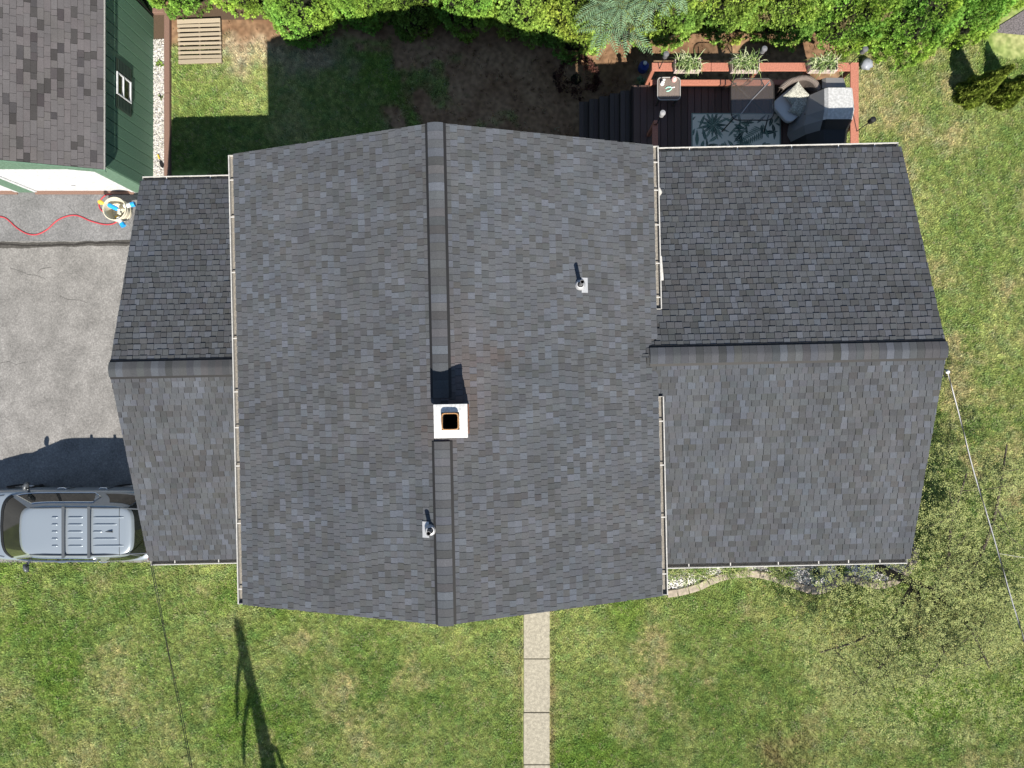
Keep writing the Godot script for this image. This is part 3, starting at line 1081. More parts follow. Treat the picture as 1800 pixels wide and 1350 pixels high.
func make_garage() -> void:
	var ga := thing("garage", "dark green board garage with grey brown shingles and white doors beside the driveway", "garage", Vector3(-9.84, 0, -5.27))
	var L := 4.78
	var W := 7.0
	var sl := 0.37
	var ev := 2.66
	# east wall: one board after another, each with its groove
	var k := 0
	var z := 0.0
	var r := RandomNumberGenerator.new()
	r.seed = 17
	var core := MB.new()
	core.box(Vector3(-W / 2 - 0.03, 1.3, -L / 2), Vector3(W - 0.06, 2.6, L - 0.06))
	core.tri(Vector3(-W, 2.6, -0.03), Vector3(-0.03, 2.6, -0.03), Vector3(-W / 2, ev + sl * W / 2 - 0.1, -0.03), Vector3(0, 0, 1))
	core.tri(Vector3(-W, 2.6, -L), Vector3(-0.03, 2.6, -L), Vector3(-W / 2, ev + sl * W / 2 - 0.1, -L), Vector3(0, 0, -1))
	obj("wall", core, M.green_trim, ga)
	while z < L - 0.05:
		var w := minf(0.30, L - z)
		var b := MB.new()
		b.cbox(Vector3(-0.012, 1.31, -z - w / 2), Vector3(0.036, 2.6, w - 0.016), 0.006)
		obj("board", b, M.green, ga)
		z += 0.30
	# front: green boards round two white sectional doors
	var fr := [[-0.51, 0.0, 0.0, 2.6], [-3.7, -3.24, 0.0, 2.6], [-W, -6.45, 0.0, 2.6], [-W, 0.0, 2.13, 2.62]]
	for f in fr:
		var b := MB.new()
		b.cbox(Vector3((f[0] + f[1]) / 2, (f[2] + f[3]) / 2, -0.005 + (0.004 if f[2] > 1 else 0.0)), Vector3(f[1] - f[0] - 0.01, f[3] - f[2], 0.04), 0.006)
		obj("front_board", b, M.green_trim, ga)
	var gb := MB.new()
	gb.tri(Vector3(-W, 2.62, 0.012), Vector3(0.0, 2.62, 0.012), Vector3(-W / 2, ev + sl * W / 2 - 0.06, 0.012), Vector3(0, 0, 1))
	obj("gable_board", gb, M.green_trim, ga)
	for d in [[-3.24, -0.51], [-6.45, -3.7]]:
		var b := MB.new()
		b.box(Vector3((d[0] + d[1]) / 2, 1.06, -0.06), Vector3(d[1] - d[0], 2.12, 0.03))
		var o := obj("door", b, M.white_paint, ga)
		for p in 4:
			var s := MB.new()
			s.cbox(Vector3((d[0] + d[1]) / 2, 0.035 + p * 0.525 + 0.26, -0.038), Vector3(d[1] - d[0] - 0.02, 0.515, 0.03), 0.01)
			obj("panel", s, M.white_paint, o)
		for sx in [d[0] + 0.03, d[1] - 0.03]:
			var s := MB.new()
			s.cbox(Vector3(sx, 1.07, -0.008), Vector3(0.09, 2.14, 0.05), 0.006)
			obj("jamb", s, M.white_paint, o)
		var h := MB.new()
		h.cbox(Vector3((d[0] + d[1]) / 2 + 0.05, 0.62, -0.012), Vector3(0.11, 0.03, 0.03), 0.006)
		obj("handle", h, M.steel, o)
		var t := MB.new()
		t.cbox(Vector3((d[0] + d[1]) / 2, 0.035, 0.015), Vector3(d[1] - d[0] - 0.02, 0.05, 0.11), 0.01)
		obj("sill", t, M.timber, ga)
	# window with black shutters in the east wall
	var wi := MB.new()
	var wz := -2.22
	wi.box(Vector3(0.012, 1.55, wz), Vector3(0.02, 0.62, 0.50))
	var win := obj("window", wi, M.pane, ga)
	for f in [[1.86, 0.05, 0.56], [1.58, 0.04, 0.48], [1.24, 0.05, 0.56]]:
		var b := MB.new()
		b.cbox(Vector3(0.034, f[0], wz), Vector3(0.036, f[1], f[2]), 0.006)
		obj("frame", b, M.white_paint, win)
	for s in [-0.26, 0.26]:
		var b := MB.new()
		b.cbox(Vector3(0.033, 1.55, wz + s), Vector3(0.034, 0.62, 0.04), 0.006)
		obj("frame", b, M.white_paint, win)
	for s in [-1.0, 1.0]:
		var b := MB.new()
		b.cbox(Vector3(0.018, 1.55, wz + s * 0.455), Vector3(0.03, 0.70, 0.32), 0.006)
		var o := obj("shutter", b, M.shutter, ga)
		for q in 9:
			var l := MB.new()
			l.box(Vector3(0.036, 1.28 + q * 0.067, wz + s * 0.455), Vector3(0.012, 0.03, 0.28), Basis(Vector3(0, 0, 1), 0.5))
			obj("slat", l, M.shutter, o)
	# roof
	var rf := roof_root(ga, "roof")
	var gt := func(q: RandomNumberGenerator, p: Vector3) -> Color:
		var t := 0.142 * q.randf_range(0.93, 1.05)
		if q.randf() < 0.17:
			t = 0.072 * q.randf_range(0.85, 1.2)
		return Color(t * 1.03, t * 0.97, t * 1.0)
	for s in [1.0, -1.0]:
		var u := Vector3(0, 0, -1)
		var v := Vector3(-s, sl, 0).normalized()
		var n := Vector3(s * sl, 1, 0).normalized()
		var half := W / 2 + 0.15
		var o := Vector3(-W / 2 + s * half, ev, 0.18)
		slab_on(rf, "roof_board", o, u, v, n, L + 0.36, half * sqrt(1 + sl * sl))
		shingle(rf, o, u, v, n, L + 0.36, half * sqrt(1 + sl * sl), {"seed": 70 + int(s), "tone": gt, "own": 300 if s > 0 else 0, "wmin": 0.13, "wmax": 0.36})
		var f := MB.new()
		f.box(o + u * (L + 0.36) * 0.5 + Vector3(s * 0.012, -0.03, 0), Vector3(0.016, 0.05, L + 0.36))
		obj("drip_edge", f, M.white_metal, rf)
		for e in [0.195, -L - 0.195]:
			var rk := MB.new()
			var a := Vector3(-W / 2 + s * half, ev - 0.10, e)
			var b := Vector3(-W / 2, ev + sl * half - 0.10, e)
			rk.bar(a, b, 0.03, 0.17, Vector3(0, 1, 0))
			obj("rake_board", rk, M.green_trim, rf)
	var cp := MB.new()
	cp.col = Color(0.13, 0.125, 0.128)
	var ry := ev + sl * (W / 2 + 0.15)
	for s in [-1.0, 1.0]:
		cp.box(Vector3(-W / 2 + s * 0.07, ry - 0.014, -L / 2), Vector3(0.16, 0.012, L + 0.36), Basis(Vector3(0, 0, 1), -s * 0.354))
	obj("ridge_cap", cp, M.shingle, rf)


# ---------------------------------------------------------------- the deck and what stands on it

const DY := 1.30


func make_deck() -> void:
	var dk := thing("deck", "raised dark brown board deck with red brown railings and steps behind the house", "deck", Vector3(0, 0, 0))
	var r := RandomNumberGenerator.new()
	r.seed = 23
	var x := 3.12
	while x < 8.3:
		var t := r.randf_range(0.8, 1.2)
		var b := MB.new()
		b.col = Color(0.125 * t, 0.078 * t, 0.066 * t)
		var z0 := -7.66
		b.cbox(Vector3(x + 0.081, DY - 0.016 + r.randf_range(-0.002, 0.002), (z0 - 4.7) / 2), Vector3(0.164, 0.032, -4.7 - z0), 0.006)
		obj("deck_board", b, M.deck, dk)
		x += 0.174
	var f := MB.new()
	f.col = Color(0.06, 0.04, 0.035)
	f.box(Vector3(5.73, DY - 0.14, -7.67), Vector3(5.24, 0.2, 0.04))
	f.box(Vector3(8.34, DY - 0.14, -6.2), Vector3(0.04, 0.2, 2.95))
	f.box(Vector3(3.10, DY - 0.14, -6.2), Vector3(0.04, 0.2, 2.95))
	f.box(Vector3(5.73, DY - 0.2, -6.2), Vector3(5.1, 0.1, 2.9))
	obj("joist", f, M.deck, dk)
	# steps down to the left
	for i in 5:
		var top := DY - 0.18 * (i + 1)
		for s in 2:
			var t := r.randf_range(0.85, 1.15)
			var b := MB.new()
			b.col = Color(0.10 * t, 0.075 * t, 0.068 * t)
			b.cbox(Vector3(3.06 - 0.25 * i - 0.062 - 0.127 * s, top - 0.018, -6.35), Vector3(0.122, 0.036, 2.5), 0.006)
			obj("tread", b, M.deck, dk)
		var q := MB.new()
		q.col = Color(0.03, 0.02, 0.018)
		q.box(Vector3(3.06 - 0.25 * i, top + 0.07, -6.35), Vector3(0.02, 0.16, 2.45))
		obj("riser", q, M.deck, dk)
	# railing: posts, bottom rail, mitred cap
	var cap_y := DY + 0.93
	for p in [[3.46, -7.72], [6.02, -7.72], [7.3, -7.72], [8.30, -7.72], [8.30, -6.3], [3.50, -6.38], [8.30, -5.0], [3.50, -5.0]]:
		var b := MB.new()
		b.cbox(Vector3(p[0], (cap_y - 0.02) / 2, p[1]), Vector3(0.09, cap_y - 0.02, 0.09), 0.008)
		obj("post", b, M.rail, dk)
	var br := MB.new()
	br.cbox(Vector3(5.88, DY + 0.14, -7.66), Vector3(4.75, 0.09, 0.13), 0.006)
	obj("bottom_rail", br, M.rail, dk)
	var b2 := MB.new()
	b2.cbox(Vector3(8.27, DY + 0.14, -6.3), Vector3(0.06, 0.09, 2.66), 0.006)
	obj("bottom_rail", b2, M.rail, dk)
	for c in [[3.40, 4.84], [4.846, 5.94], [5.946, 7.3], [7.306, 8.222]]:
		var b := MB.new()
		b.cbox(Vector3((c[0] + c[1]) / 2, cap_y, -7.71), Vector3(c[1] - c[0], 0.036, 0.205), 0.007)
		obj("cap_rail", b, M.rail, dk)
	var m := MB.new()
	for y in [-0.018, 0.018]:
		m.quad(Vector3(8.226, cap_y + y, -7.812), Vector3(8.425, cap_y + y, -7.812), Vector3(8.425, cap_y + y, -4.85), Vector3(8.226, cap_y + y, -4.85), Vector3(0, y, 0))
	for e in [[8.226, -1.0], [8.425, 1.0]]:
		m.quad(Vector3(e[0], cap_y - 0.018, -7.812), Vector3(e[0], cap_y + 0.018, -7.812), Vector3(e[0], cap_y + 0.018, -4.85), Vector3(e[0], cap_y - 0.018, -4.85), Vector3(e[1], 0, 0))
	m.quad(Vector3(8.226, cap_y - 0.018, -7.812), Vector3(8.226, cap_y + 0.018, -7.812), Vector3(8.425, cap_y + 0.018, -7.812), Vector3(8.425, cap_y - 0.018, -7.812), Vector3(0, 0, -1))
	obj("cap_rail", m, M.rail, dk)
	var lc := MB.new()
	lc.cbox(Vector3(3.50, cap_y - 0.1, -5.62), Vector3(0.14, 0.036, 1.5), 0.007)
	obj("cap_rail", lc, M.rail, dk)


func solar_lamp(at: Vector3, label: String, head: Material) -> void:
	var o := thing("garden_torch", label, "garden light", at, 0.0, "stake lights along the deck rail")
	var b := MB.new()
	b.tube([Vector3.ZERO, Vector3(0.0, 0.62, 0.0)], 0.011, 6)
	obj("stake", b, M.dark_steel, o)
	var h := MB.new()
	h.lathe([Vector2(0.0, 0.58), Vector2(0.03, 0.59), Vector2(0.058, 0.63), Vector2(0.055, 0.76), Vector2(0.07, 0.775), Vector2(0.062, 0.80), Vector2(0.0, 0.82)], 14)
	obj("lamp_head", h, head, o)


func spider_plant(at: Vector3, label: String, sd: int, width: float) -> void:
	var r := RandomNumberGenerator.new()
	r.seed = sd
	var o := thing("spider_plant", label, "plant", at, 0.0, "striped plants in the rail planters")
	for k in 3:
		var b := MB.new()
		for i in 46:
			var a := r.randf() * TAU
			var l := r.randf_range(0.16, 0.36)
			var root := Vector3(r.randf_range(-0.5, 0.5) * width, 0.0, r.randf_range(-0.09, 0.09))
			var out := Vector3(cos(a) * 1.0, 0, sin(a))
			var side := Vector3(-sin(a), 0, cos(a)) * r.randf_range(0.007, 0.012)
			var rise := r.randf_range(0.10, 0.30)
			b.col = [Color(0.10, 0.16, 0.05), Color(0.42, 0.46, 0.27), Color(0.22, 0.30, 0.10)][k] * r.randf_range(0.8, 1.2)
			var prev := root
			for s in 4:
				var t := (s + 1) / 4.0
				var p := root + out * l * t + Vector3.UP * (rise * sin(t * PI * 0.72) - 0.10 * t * t)
				var w0 := 1.0 - absf(s / 4.0 - 0.3) * 0.9
				var w1 := 1.0 - absf(t - 0.3) * 1.3
				b.quad(prev - side * w0, prev + side * w0, p + side * maxf(w1, 0.05), p - side * maxf(w1, 0.05), Vector3.UP)
				prev = p
		obj("leaf_blades", b, M.leaf, o)


func planter(at: Vector3, width: float, label: String) -> void:
	var o := thing("planter_box", label, "planter", at, 0.0, "planter boxes on the rail")
	var b := MB.new()
	for e in [[0.0, 0.1, width, 0.018, -0.145], [0.0, 0.1, width, 0.018, 0.145]]:
		b.cbox(Vector3(e[0], e[1], e[4]), Vector3(e[2], 0.19, e[3]), 0.005)
	for s in [-1.0, 1.0]:
		b.cbox(Vector3(s * (width / 2 - 0.009), 0.1, 0), Vector3(0.018, 0.19, 0.27), 0.005)
	b.box(Vector3(0, 0.02, 0), Vector3(width - 0.03, 0.02, 0.27))
	obj("box", b, M.pot, o)
	var s := MB.new()
	s.box(Vector3(0, 0.14, 0), Vector3(width - 0.04, 0.02, 0.27))
	obj("soil", s, M.soil, o)


func rounded_rect(w: float, d: float, rad: float, y: float, segs := 6) -> PackedVector3Array:
	var row := PackedVector3Array()
	for q in [[1, 1, 0.0], [-1, 1, PI / 2], [-1, -1, PI], [1, -1, PI * 1.5]]:
		for k in segs + 1:
			var a: float = q[2] + PI / 2 * k / segs
			row.append(Vector3(q[0] * (w / 2 - rad) + cos(a) * rad, y, q[1] * (d / 2 - rad) + sin(a) * rad))
	return row


func plate(b: MB, w: float, d: float, rad: float, y0: float, y1: float) -> void:
	var lo := rounded_rect(w, d, rad, y0)
	var hi := rounded_rect(w, d, rad, y1)
	var k := hi.size()
	for i in k:
		var j := (i + 1) % k
		b.quad(lo[i], lo[j], hi[j], hi[i], Vector3(hi[i].x + hi[j].x, 0, hi[i].z + hi[j].z))
		b.tri(Vector3(0, y1, 0), hi[i], hi[j], Vector3.UP)
		b.tri(Vector3(0, y0, 0), lo[i], lo[j], Vector3.DOWN)


func rug_texture() -> ImageTexture:
	var w := 320
	var h := 224
	var im := Image.create(w, h, false, Image.FORMAT_RGB8)
	im.fill(Color(0.80, 0.79, 0.73))
	var r := RandomNumberGenerator.new()
	r.seed = 44
	var greens := [Color(0.13, 0.22, 0.20), Color(0.20, 0.31, 0.28), Color(0.30, 0.40, 0.36), Color(0.10, 0.17, 0.16)]
	var leaves := []  # x, y, angle, length, width, tone
	for k in 15:  # one big fan leaf
		leaves.append([78.0, 42.0, TAU * k / 15.0, r.randf_range(48, 70), 9.0, k % 3])
	for f in [[215.0, 150.0, -2.2], [255.0, 60.0, 2.6], [160.0, 130.0, 0.7], [40.0, 170.0, -0.6], [285.0, 150.0, 1.8], [130.0, 200.0, -1.1]]:
		for k in 12:  # feather leaves
			var t := k / 11.0
			var cx: float = f[0] + cos(f[2]) * 90.0 * t
			var cy: float = f[1] + sin(f[2]) * 90.0 * t
			for s in [-1.0, 1.0]:
				leaves.append([cx, cy, f[2] + s * 0.95, 38.0 * (1.0 - 0.6 * t), 6.0, k % 2 + (1 if s > 0 else 0)])
	for k in 64:
		leaves.append([r.randf() * w, r.randf() * h, r.randf() * TAU, r.randf_range(30, 64), r.randf_range(7, 13), r.randi() % 4])
	for l in leaves:
		var steps := int(l[3])
		for s in steps:
			var t := s / float(steps)
			var half: float = l[4] * sin(PI * pow(t, 0.75)) * 0.5
			var cx: float = l[0] + cos(l[2]) * s
			var cy: float = l[1] + sin(l[2]) * s
			for q in range(-int(half), int(half) + 1):
				var xx := int(cx - sin(l[2]) * q)
				var yy := int(cy + cos(l[2]) * q)
				if xx >= 0 and yy >= 0 and xx < w and yy < h:
					im.set_pixel(xx, yy, greens[l[5] % 4] if absi(q) > 0 else Color(0.62, 0.66, 0.60))
	for y in h:
		for x in w:
			if x < 4 or y < 4 or x >= w - 4 or y >= h - 4:
				im.set_pixel(x, y, Color(0.48, 0.54, 0.50))
	return ImageTexture.create_from_image(im)


func make_deck_things() -> void:
	# rug
	var rm := StandardMaterial3D.new()
	rm.resource_name = "woven rug"
	rm.albedo_texture = rug_texture()
	rm.roughness = 0.97
	var rb := BoxMesh.new()
	rb.size = Vector3(2.28, 0.012, 1.62)
	var pm := PlaneMesh.new()
	pm.size = Vector2(2.28, 1.62)
	var rug := thing("rug", "pale outdoor rug printed with dark green tropical leaves under the glass table", "rug", Vector3(5.74, DY + 0.001, -6.13))
	obj("backing", rb, M.cushion, rug).position.y = 0.006
	obj("face", pm, rm, rug).position.y = 0.0145
	# glass table
	var gt := thing("patio_table", "square glass topped patio table with dark metal frame on the deck", "table", Vector3(5.92, DY + 0.014, -7.01))
	var g := MB.new()
	plate(g, 1.03, 1.01, 0.17, 0.705, 0.713)
	obj("glass_top", g, M.glass, gt)
	var fr := MB.new()
	var ring := []
	for p in rounded_rect(1.05, 1.03, 0.18, 0.708):
		ring.append(p)
	ring.append(ring[0])
	fr.tube(ring, 0.014, 6, false)
	obj("frame", fr, M.dark_steel, gt)
	for s in [[-1, -1], [1, -1], [1, 1], [-1, 1]]:
		var l := MB.new()
		l.tube([Vector3(s[0] * 0.40, 0.70, s[1] * 0.40), Vector3(s[0] * 0.45, 0.45, s[1] * 0.45), Vector3(s[0] * 0.54, 0.0, s[1] * 0.54)], 0.016, 8)
		obj("leg", l, M.dark_steel, gt)
	var rod := MB.new()
	rod.tube([Vector3(0.42, 0.722, -0.44), Vector3(-0.02, 0.722, 0.02), Vector3(-0.28, 0.722, 0.36)], 0.011, 8)  # tube drawn for the pale diagonal line on the glass
	tag(obj("metal_rod", rod, M.steel), "thin grey metal rod lying corner to corner across the glass table", "rod").position = Vector3(5.92, DY + 0.018, -7.01)
	var rod2 := MB.new()
	rod2.bar(Vector3(-0.33, 0.64, -0.32), Vector3(0.33, 0.64, 0.32), 0.03, 0.02)
	rod2.bar(Vector3(0.33, 0.665, -0.32), Vector3(-0.33, 0.665, 0.32), 0.03, 0.02)
	obj("cross_brace", rod2, M.dark_steel, gt)
	# side table with things on it
	var st := thing("side_table", "small square brown wicker side table at the left end of the deck", "table", Vector3(3.915, DY, -7.37))
	var sb := MB.new()
	plate(sb, 0.55, 0.55, 0.09, 0.45, 0.485)
	obj("table_top", sb, M.wicker_dark, st)
	var weave := MB.new()
	var q := -0.24
	while q < 0.245:
		weave.box(Vector3(q, 0.488, 0), Vector3(0.012, 0.008, 0.49))
		weave.box(Vector3(0, 0.487, q), Vector3(0.49, 0.007, 0.010))
		q += 0.03
	obj("weave", weave, M.wicker, st).set_meta("kind", "stuff")
	var rim := MB.new()
	var rr := []
	for p in rounded_rect(0.56, 0.56, 0.09, 0.483):
		rr.append(p)
	rr.append(rr[0])
	rim.tube(rr, 0.016, 6, false)
	obj("rim", rim, mat("grey wicker rim", lin(0.30, 0.29, 0.28), 0.7), st)
	for s in [[-1, -1], [1, -1], [1, 1], [-1, 1]]:
		var l := MB.new()
		l.cbox(Vector3(s[0] * 0.22, 0.225, s[1] * 0.22), Vector3(0.05, 0.45, 0.05), 0.008)
		obj("leg", l, M.wicker_dark, st)
	var ty := DY + 0.493
	var pot := thing("candle_jar", "round pale pink jar at the back right of the wicker side table", "jar", Vector3(4.03, ty, -7.57))
	var pb := MB.new()
	pb.lathe([Vector2(0.04, 0), Vector2(0.062, 0.02), Vector2(0.07, 0.08), Vector2(0.05, 0.12), Vector2(0.0, 0.125)], 16)
	obj("jar", pb, M.pink, pot)
	var lid := MB.new()
	lid.lathe([Vector2(0.0, 0.15), Vector2(0.016, 0.145), Vector2(0.018, 0.125)], 10)
	obj("lid_knob", lid, M.porcelain, pot)
	var fig := thing("ornament", "small white figurine at the back left of the wicker side table", "ornament", Vector3(3.74, ty, -7.48))
	var fb := MB.new()
	fb.lathe([Vector2(0.05, 0), Vector2(0.055, 0.03), Vector2(0.03, 0.08), Vector2(0.04, 0.12), Vector2(0.0, 0.15)], 12)
	obj("body", fb, M.porcelain, fig)
	var fh := MB.new()
	fh.lathe([Vector2(0.0, 0), Vector2(0.03, 0.02), Vector2(0.034, 0.045), Vector2(0.0, 0.075)], 10, Transform3D(Basis.IDENTITY, Vector3(0.015, 0.14, -0.035)))
	obj("head", fh, M.porcelain, fig)
	var gl := thing("garden_snips", "pale teal two handled snips lying on the wicker side table", "tool", Vector3(3.92, ty, -7.36), 0.35)
	var hb := MB.new()
	hb.tube([Vector3(-0.09, 0.012, -0.035), Vector3(-0.03, 0.014, -0.05), Vector3(0.04, 0.014, -0.03), Vector3(0.06, 0.012, 0.0)], [0.011, 0.015, 0.015, 0.012], 8)
	hb.tube([Vector3(-0.09, 0.012, 0.035), Vector3(-0.03, 0.014, 0.05), Vector3(0.04, 0.014, 0.03), Vector3(0.06, 0.012, 0.0)], [0.011, 0.015, 0.015, 0.012], 8)
	obj("handles", hb, M.teal, gl)
	var bl := MB.new()
	bl.bar(Vector3(0.06, 0.012, 0.0), Vector3(0.14, 0.012, 0.01), 0.022, 0.012)
	obj("blade", bl, M.porcelain, gl)
	# tub chair: opens to the lower left
	var ch := thing("tub_chair", "round backed brown wicker tub chair with grey seat cushion on the deck", "chair", Vector3(7.13, DY, -7.12), 0.0)
	ch.rotation.y = 0.72
	# local: back towards +x, opening towards -x
	var wall := []
	var inner := []
	var tops := []
	for k in 41:
		var a := lerpf(-2.05, 2.05, k / 40.0)
		var open := maxf(0.0, absf(a) - 1.25)
		var hgt := 0.80 - 0.16 * pow(clampf(absf(a) / 2.05, 0, 1), 2.0)
		var rr2 := 0.40 + open * 0.13
		wall.append(PackedVector3Array([Vector3(cos(a) * rr2 * 0.86, 0.06, sin(a) * rr2 * 0.9), Vector3(cos(a) * (rr2 + 0.02), 0.40, sin(a) * (rr2 + 0.0)), Vector3(cos(a) * (rr2 + 0.05), hgt, sin(a) * (rr2 + 0.03))]))
		inner.append(PackedVector3Array([Vector3(cos(a) * (rr2 - 0.06), 0.30, sin(a) * (rr2 - 0.06)), Vector3(cos(a) * (rr2 - 0.05), hgt - 0.02, sin(a) * (rr2 - 0.06))]))
		tops.append(Vector3(cos(a) * rr2, hgt, sin(a) * rr2))
	var cb := MB.new()
	cb.grid(wall, false, Vector3.ZERO)
	cb.grid(inner, false, Vector3.ZERO)
	obj("back", cb, M.wicker_dark, ch)
	var rimb := MB.new()
	rimb.tube(tops, 0.05, 8)
	obj("rim", rimb, M.wicker_dark, ch)
	var strands := MB.new()
	for k in 58:
		var a := lerpf(-2.04, 2.04, k / 57.0)
		var open := maxf(0.0, absf(a) - 1.25)
		var hgt := 0.80 - 0.16 * pow(clampf(absf(a) / 2.05, 0, 1), 2.0)
		var rr2 := 0.40 + open * 0.13
		var c := Vector3(cos(a) * rr2, hgt, sin(a) * rr2)
		var rad := Vector3(cos(a), 0, sin(a))
		var pts := []
		for s in 7:
			var t := PI * s / 6.0
			pts.append(c + rad * cos(t) * 0.058 + Vector3.UP * sin(t) * 0.058)
		strands.tube(pts, 0.0125, 5, false)
		strands.tube([c - rad * 0.058, c - rad * 0.062 + Vector3.DOWN * 0.3], 0.007, 4, false)
	obj("wicker_strands", strands, M.wicker, ch).set_meta("kind", "stuff")
	var seat := MB.new()
	seat.cbox(Vector3(-0.06, 0.2, 0), Vector3(0.74, 0.22, 0.68), 0.05)
	obj("seat", seat, M.wicker_dark, ch)
	var cu := MB.new()
	var rows := []
	for lv in [[0.74, 0.30], [0.80, 0.33], [0.80, 0.41], [0.76, 0.445], [0.45, 0.46], [0.02, 0.462]]:
		var row := rounded_rect(lv[0], lv[0] * 0.86, minf(0.17, lv[0] * 0.3), lv[1])
		for i in row.size():
			row[i].x -= 0.16
		rows.append(row)
	cu.grid(rows, true, Vector3.ZERO, true)
	obj("cushion", cu, M.cushion, ch)
	for s in [[-0.35, -0.25], [-0.35, 0.25], [0.28, -0.25], [0.28, 0.25]]:
		var l := MB.new()
		l.cbox(Vector3(s[0], 0.05, s[1]), Vector3(0.05, 0.1, 0.05), 0.008)
		obj("leg", l, M.wicker_dark, ch)
	# pillows
	for p in [[7.04, DY + 0.64, -7.13, 0.55, 0.55, "white patterned throw pillow lying uppermost on the tub chair"], [7.17, DY + 0.56, -6.90, 0.95, 0.45, "white patterned throw pillow tucked underneath the other on the tub chair"]]:
		var b := MB.new()
		var gr := []
		var gr2 := []
		for i in 13:
			var row := PackedVector3Array()
			var row2 := PackedVector3Array()
			for j in 13:
				var a := i / 6.0 - 1.0
				var c := j / 6.0 - 1.0
				var puff := pow(maxf(0.0, (1 - a * a) * (1 - c * c)), 0.42) * 0.062
				var pinch := 1.0 - 0.12 * (1 - absf(a * c)) * (absf(a) + absf(c)) * 0.5
				row.append(Vector3(a * 0.23 * pinch, puff + 0.008 * sin(a * 5.0 + c * 3.0), c * 0.23 * pinch))
				row2.append(Vector3(a * 0.23 * pinch, -puff, c * 0.23 * pinch))
			gr.append(row)
			gr2.append(row2)
		b.grid(gr, false, Vector3.UP)
		b.grid(gr2, false, Vector3.DOWN)
		var o := tag(obj("throw_pillow", b, M.pillow), p[5], "pillow", "pillows on the tub chair") as Node3D
		o.position = Vector3(p[0], p[1], p[2])
		o.rotation = Vector3(0.25, p[3] + 0.3, 0.35)
	# covered grill
	var gr := thing("grill_cover", "black and grey vinyl covered barbecue against the right rail of the deck", "barbecue", Vector3(7.72, DY, -6.5))
	# stations along z: z, half width of top, height, left skirt reach
	var st2 := [[-1.06, 0.16, 0.62, 0.30], [-0.98, 0.24, 0.86, 0.40], [-0.72, 0.27, 0.93, 0.46], [-0.62, 0.31, 1.14, 0.52], [-0.10, 0.33, 1.20, 0.62], [0.12, 0.33, 1.10, 0.66], [0.30, 0.31, 0.90, 0.56], [0.95, 0.28, 0.84, 0.48], [1.04, 0.24, 0.60, 0.46]]
	var sections := []
	for s in st2:
		var cx := 0.14
		var w: float = s[1]
		var hh: float = s[2]
		sections.append(PackedVector3Array([Vector3(cx - s[3] - 0.16, 0.02, s[0] * 1.02), Vector3(cx - s[3], hh * 0.62, s[0]), Vector3(cx - w - 0.02, hh - 0.06, s[0]), Vector3(cx - w + 0.05, hh, s[0]), Vector3(cx + w - 0.03, hh, s[0]), Vector3(cx + w + 0.03, hh - 0.05, s[0]), Vector3(cx + w + 0.06, 0.02, s[0] * 1.02)]))
	var low := MB.new()
	var topb := MB.new()
	var mid := MB.new()
	for i in st2.size() - 1:
		for j in 6:
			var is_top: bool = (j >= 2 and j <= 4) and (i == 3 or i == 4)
			var is_side: bool = (j == 1 or j == 0) and (i == 3 or i == 4 or i == 5) or ((j >= 2 and j <= 4) and (i == 2 or i == 1))
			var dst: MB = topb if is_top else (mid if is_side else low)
			var a: Vector3 = sections[i][j]
			var hint: Vector3 = (a + sections[i + 1][j + 1]) * 0.5 - Vector3(0.14, 0.3, (st2[i][0] + st2[i + 1][0]) * 0.5)
			dst.quad(a, sections[i][j + 1], sections[i + 1][j + 1], sections[i + 1][j], hint)
	for e in [0, st2.size() - 1]:
		for j in range(1, 6):
			low.tri(sections[e][0], sections[e][j], sections[e][j + 1], Vector3(0, 0, -1 if e == 0 else 1))
	obj("skirt", low, M.vinyl, gr)
	obj("top_panel", topb, M.vinyl_grey, gr)  # black cover too; the pale grey is painted sun glare
	obj("side_panel", mid, M.vinyl_mid, gr)  # tilted faces of the black cover, their sheen painted grey
	# planters and plants
	planter(Vector3(4.23, DY + 0.95, -7.69), 0.62, "pinkish planter box on the rail nearest the wicker side table")
	planter(Vector3(5.62, DY + 0.95, -7.69), 0.66, "pinkish planter box on the rail behind the glass table")
	planter(Vector3(7.50, DY + 0.95, -7.69), 0.66, "pinkish planter box on the rail behind the tub chair")
	spider_plant(Vector3(4.23, DY + 1.10, -7.70), "striped spider plant in the planter nearest the wicker side table", 1, 0.46)
	spider_plant(Vector3(5.62, DY + 1.10, -7.70), "striped spider plant in the planter behind the glass table", 2, 0.48)
	spider_plant(Vector3(7.50, DY + 1.10, -7.70), "striped spider plant in the planter behind the tub chair", 3, 0.48)
	var cap := DY + 0.945
	var grey := mat("grey lamp glass", lin(0.28, 0.28, 0.29), 0.4)
	solar_lamp(Vector3(3.58, cap, -7.66), "dark grey stake light at the left corner of the deck's back rail", M.pipe)
	solar_lamp(Vector3(3.52, cap - 0.1, -6.33), "pale grey stake light on the short rail at the top of the steps", grey)
	solar_lamp(Vector3(5.86, cap, -7.78), "grey stake light on the back rail just right of the middle planter", mat("mid grey lamp", lin(0.15, 0.15, 0.16), 0.4))
	solar_lamp(Vector3(8.20, cap, -7.77), "dark stake light at the right corner of the deck's back rail", M.pipe)
	solar_lamp(Vector3(8.38, cap, -6.14), "black stake light on the right rail beside the barbecue cover", M.black)
	# odds and ends behind the deck
	var jug := thing("jug", "small blue plastic jug on the earth by the sumac's foot", "jug", spot(1133, 113, 0.3) + Vector3(0, -0.3, 0))
	var jb := MB.new()
	jb.lathe([Vector2(0.0, 0), Vector2(0.13, 0.0), Vector2(0.14, 0.05), Vector2(0.135, 0.24), Vector2(0.05, 0.33), Vector2(0.045, 0.37)], 14)
	obj("body", jb, M.navy, jug)
	var jc := MB.new()
	jc.lathe([Vector2(0.05, 0.35), Vector2(0.05, 0.40), Vector2(0.0, 0.40)], 12)
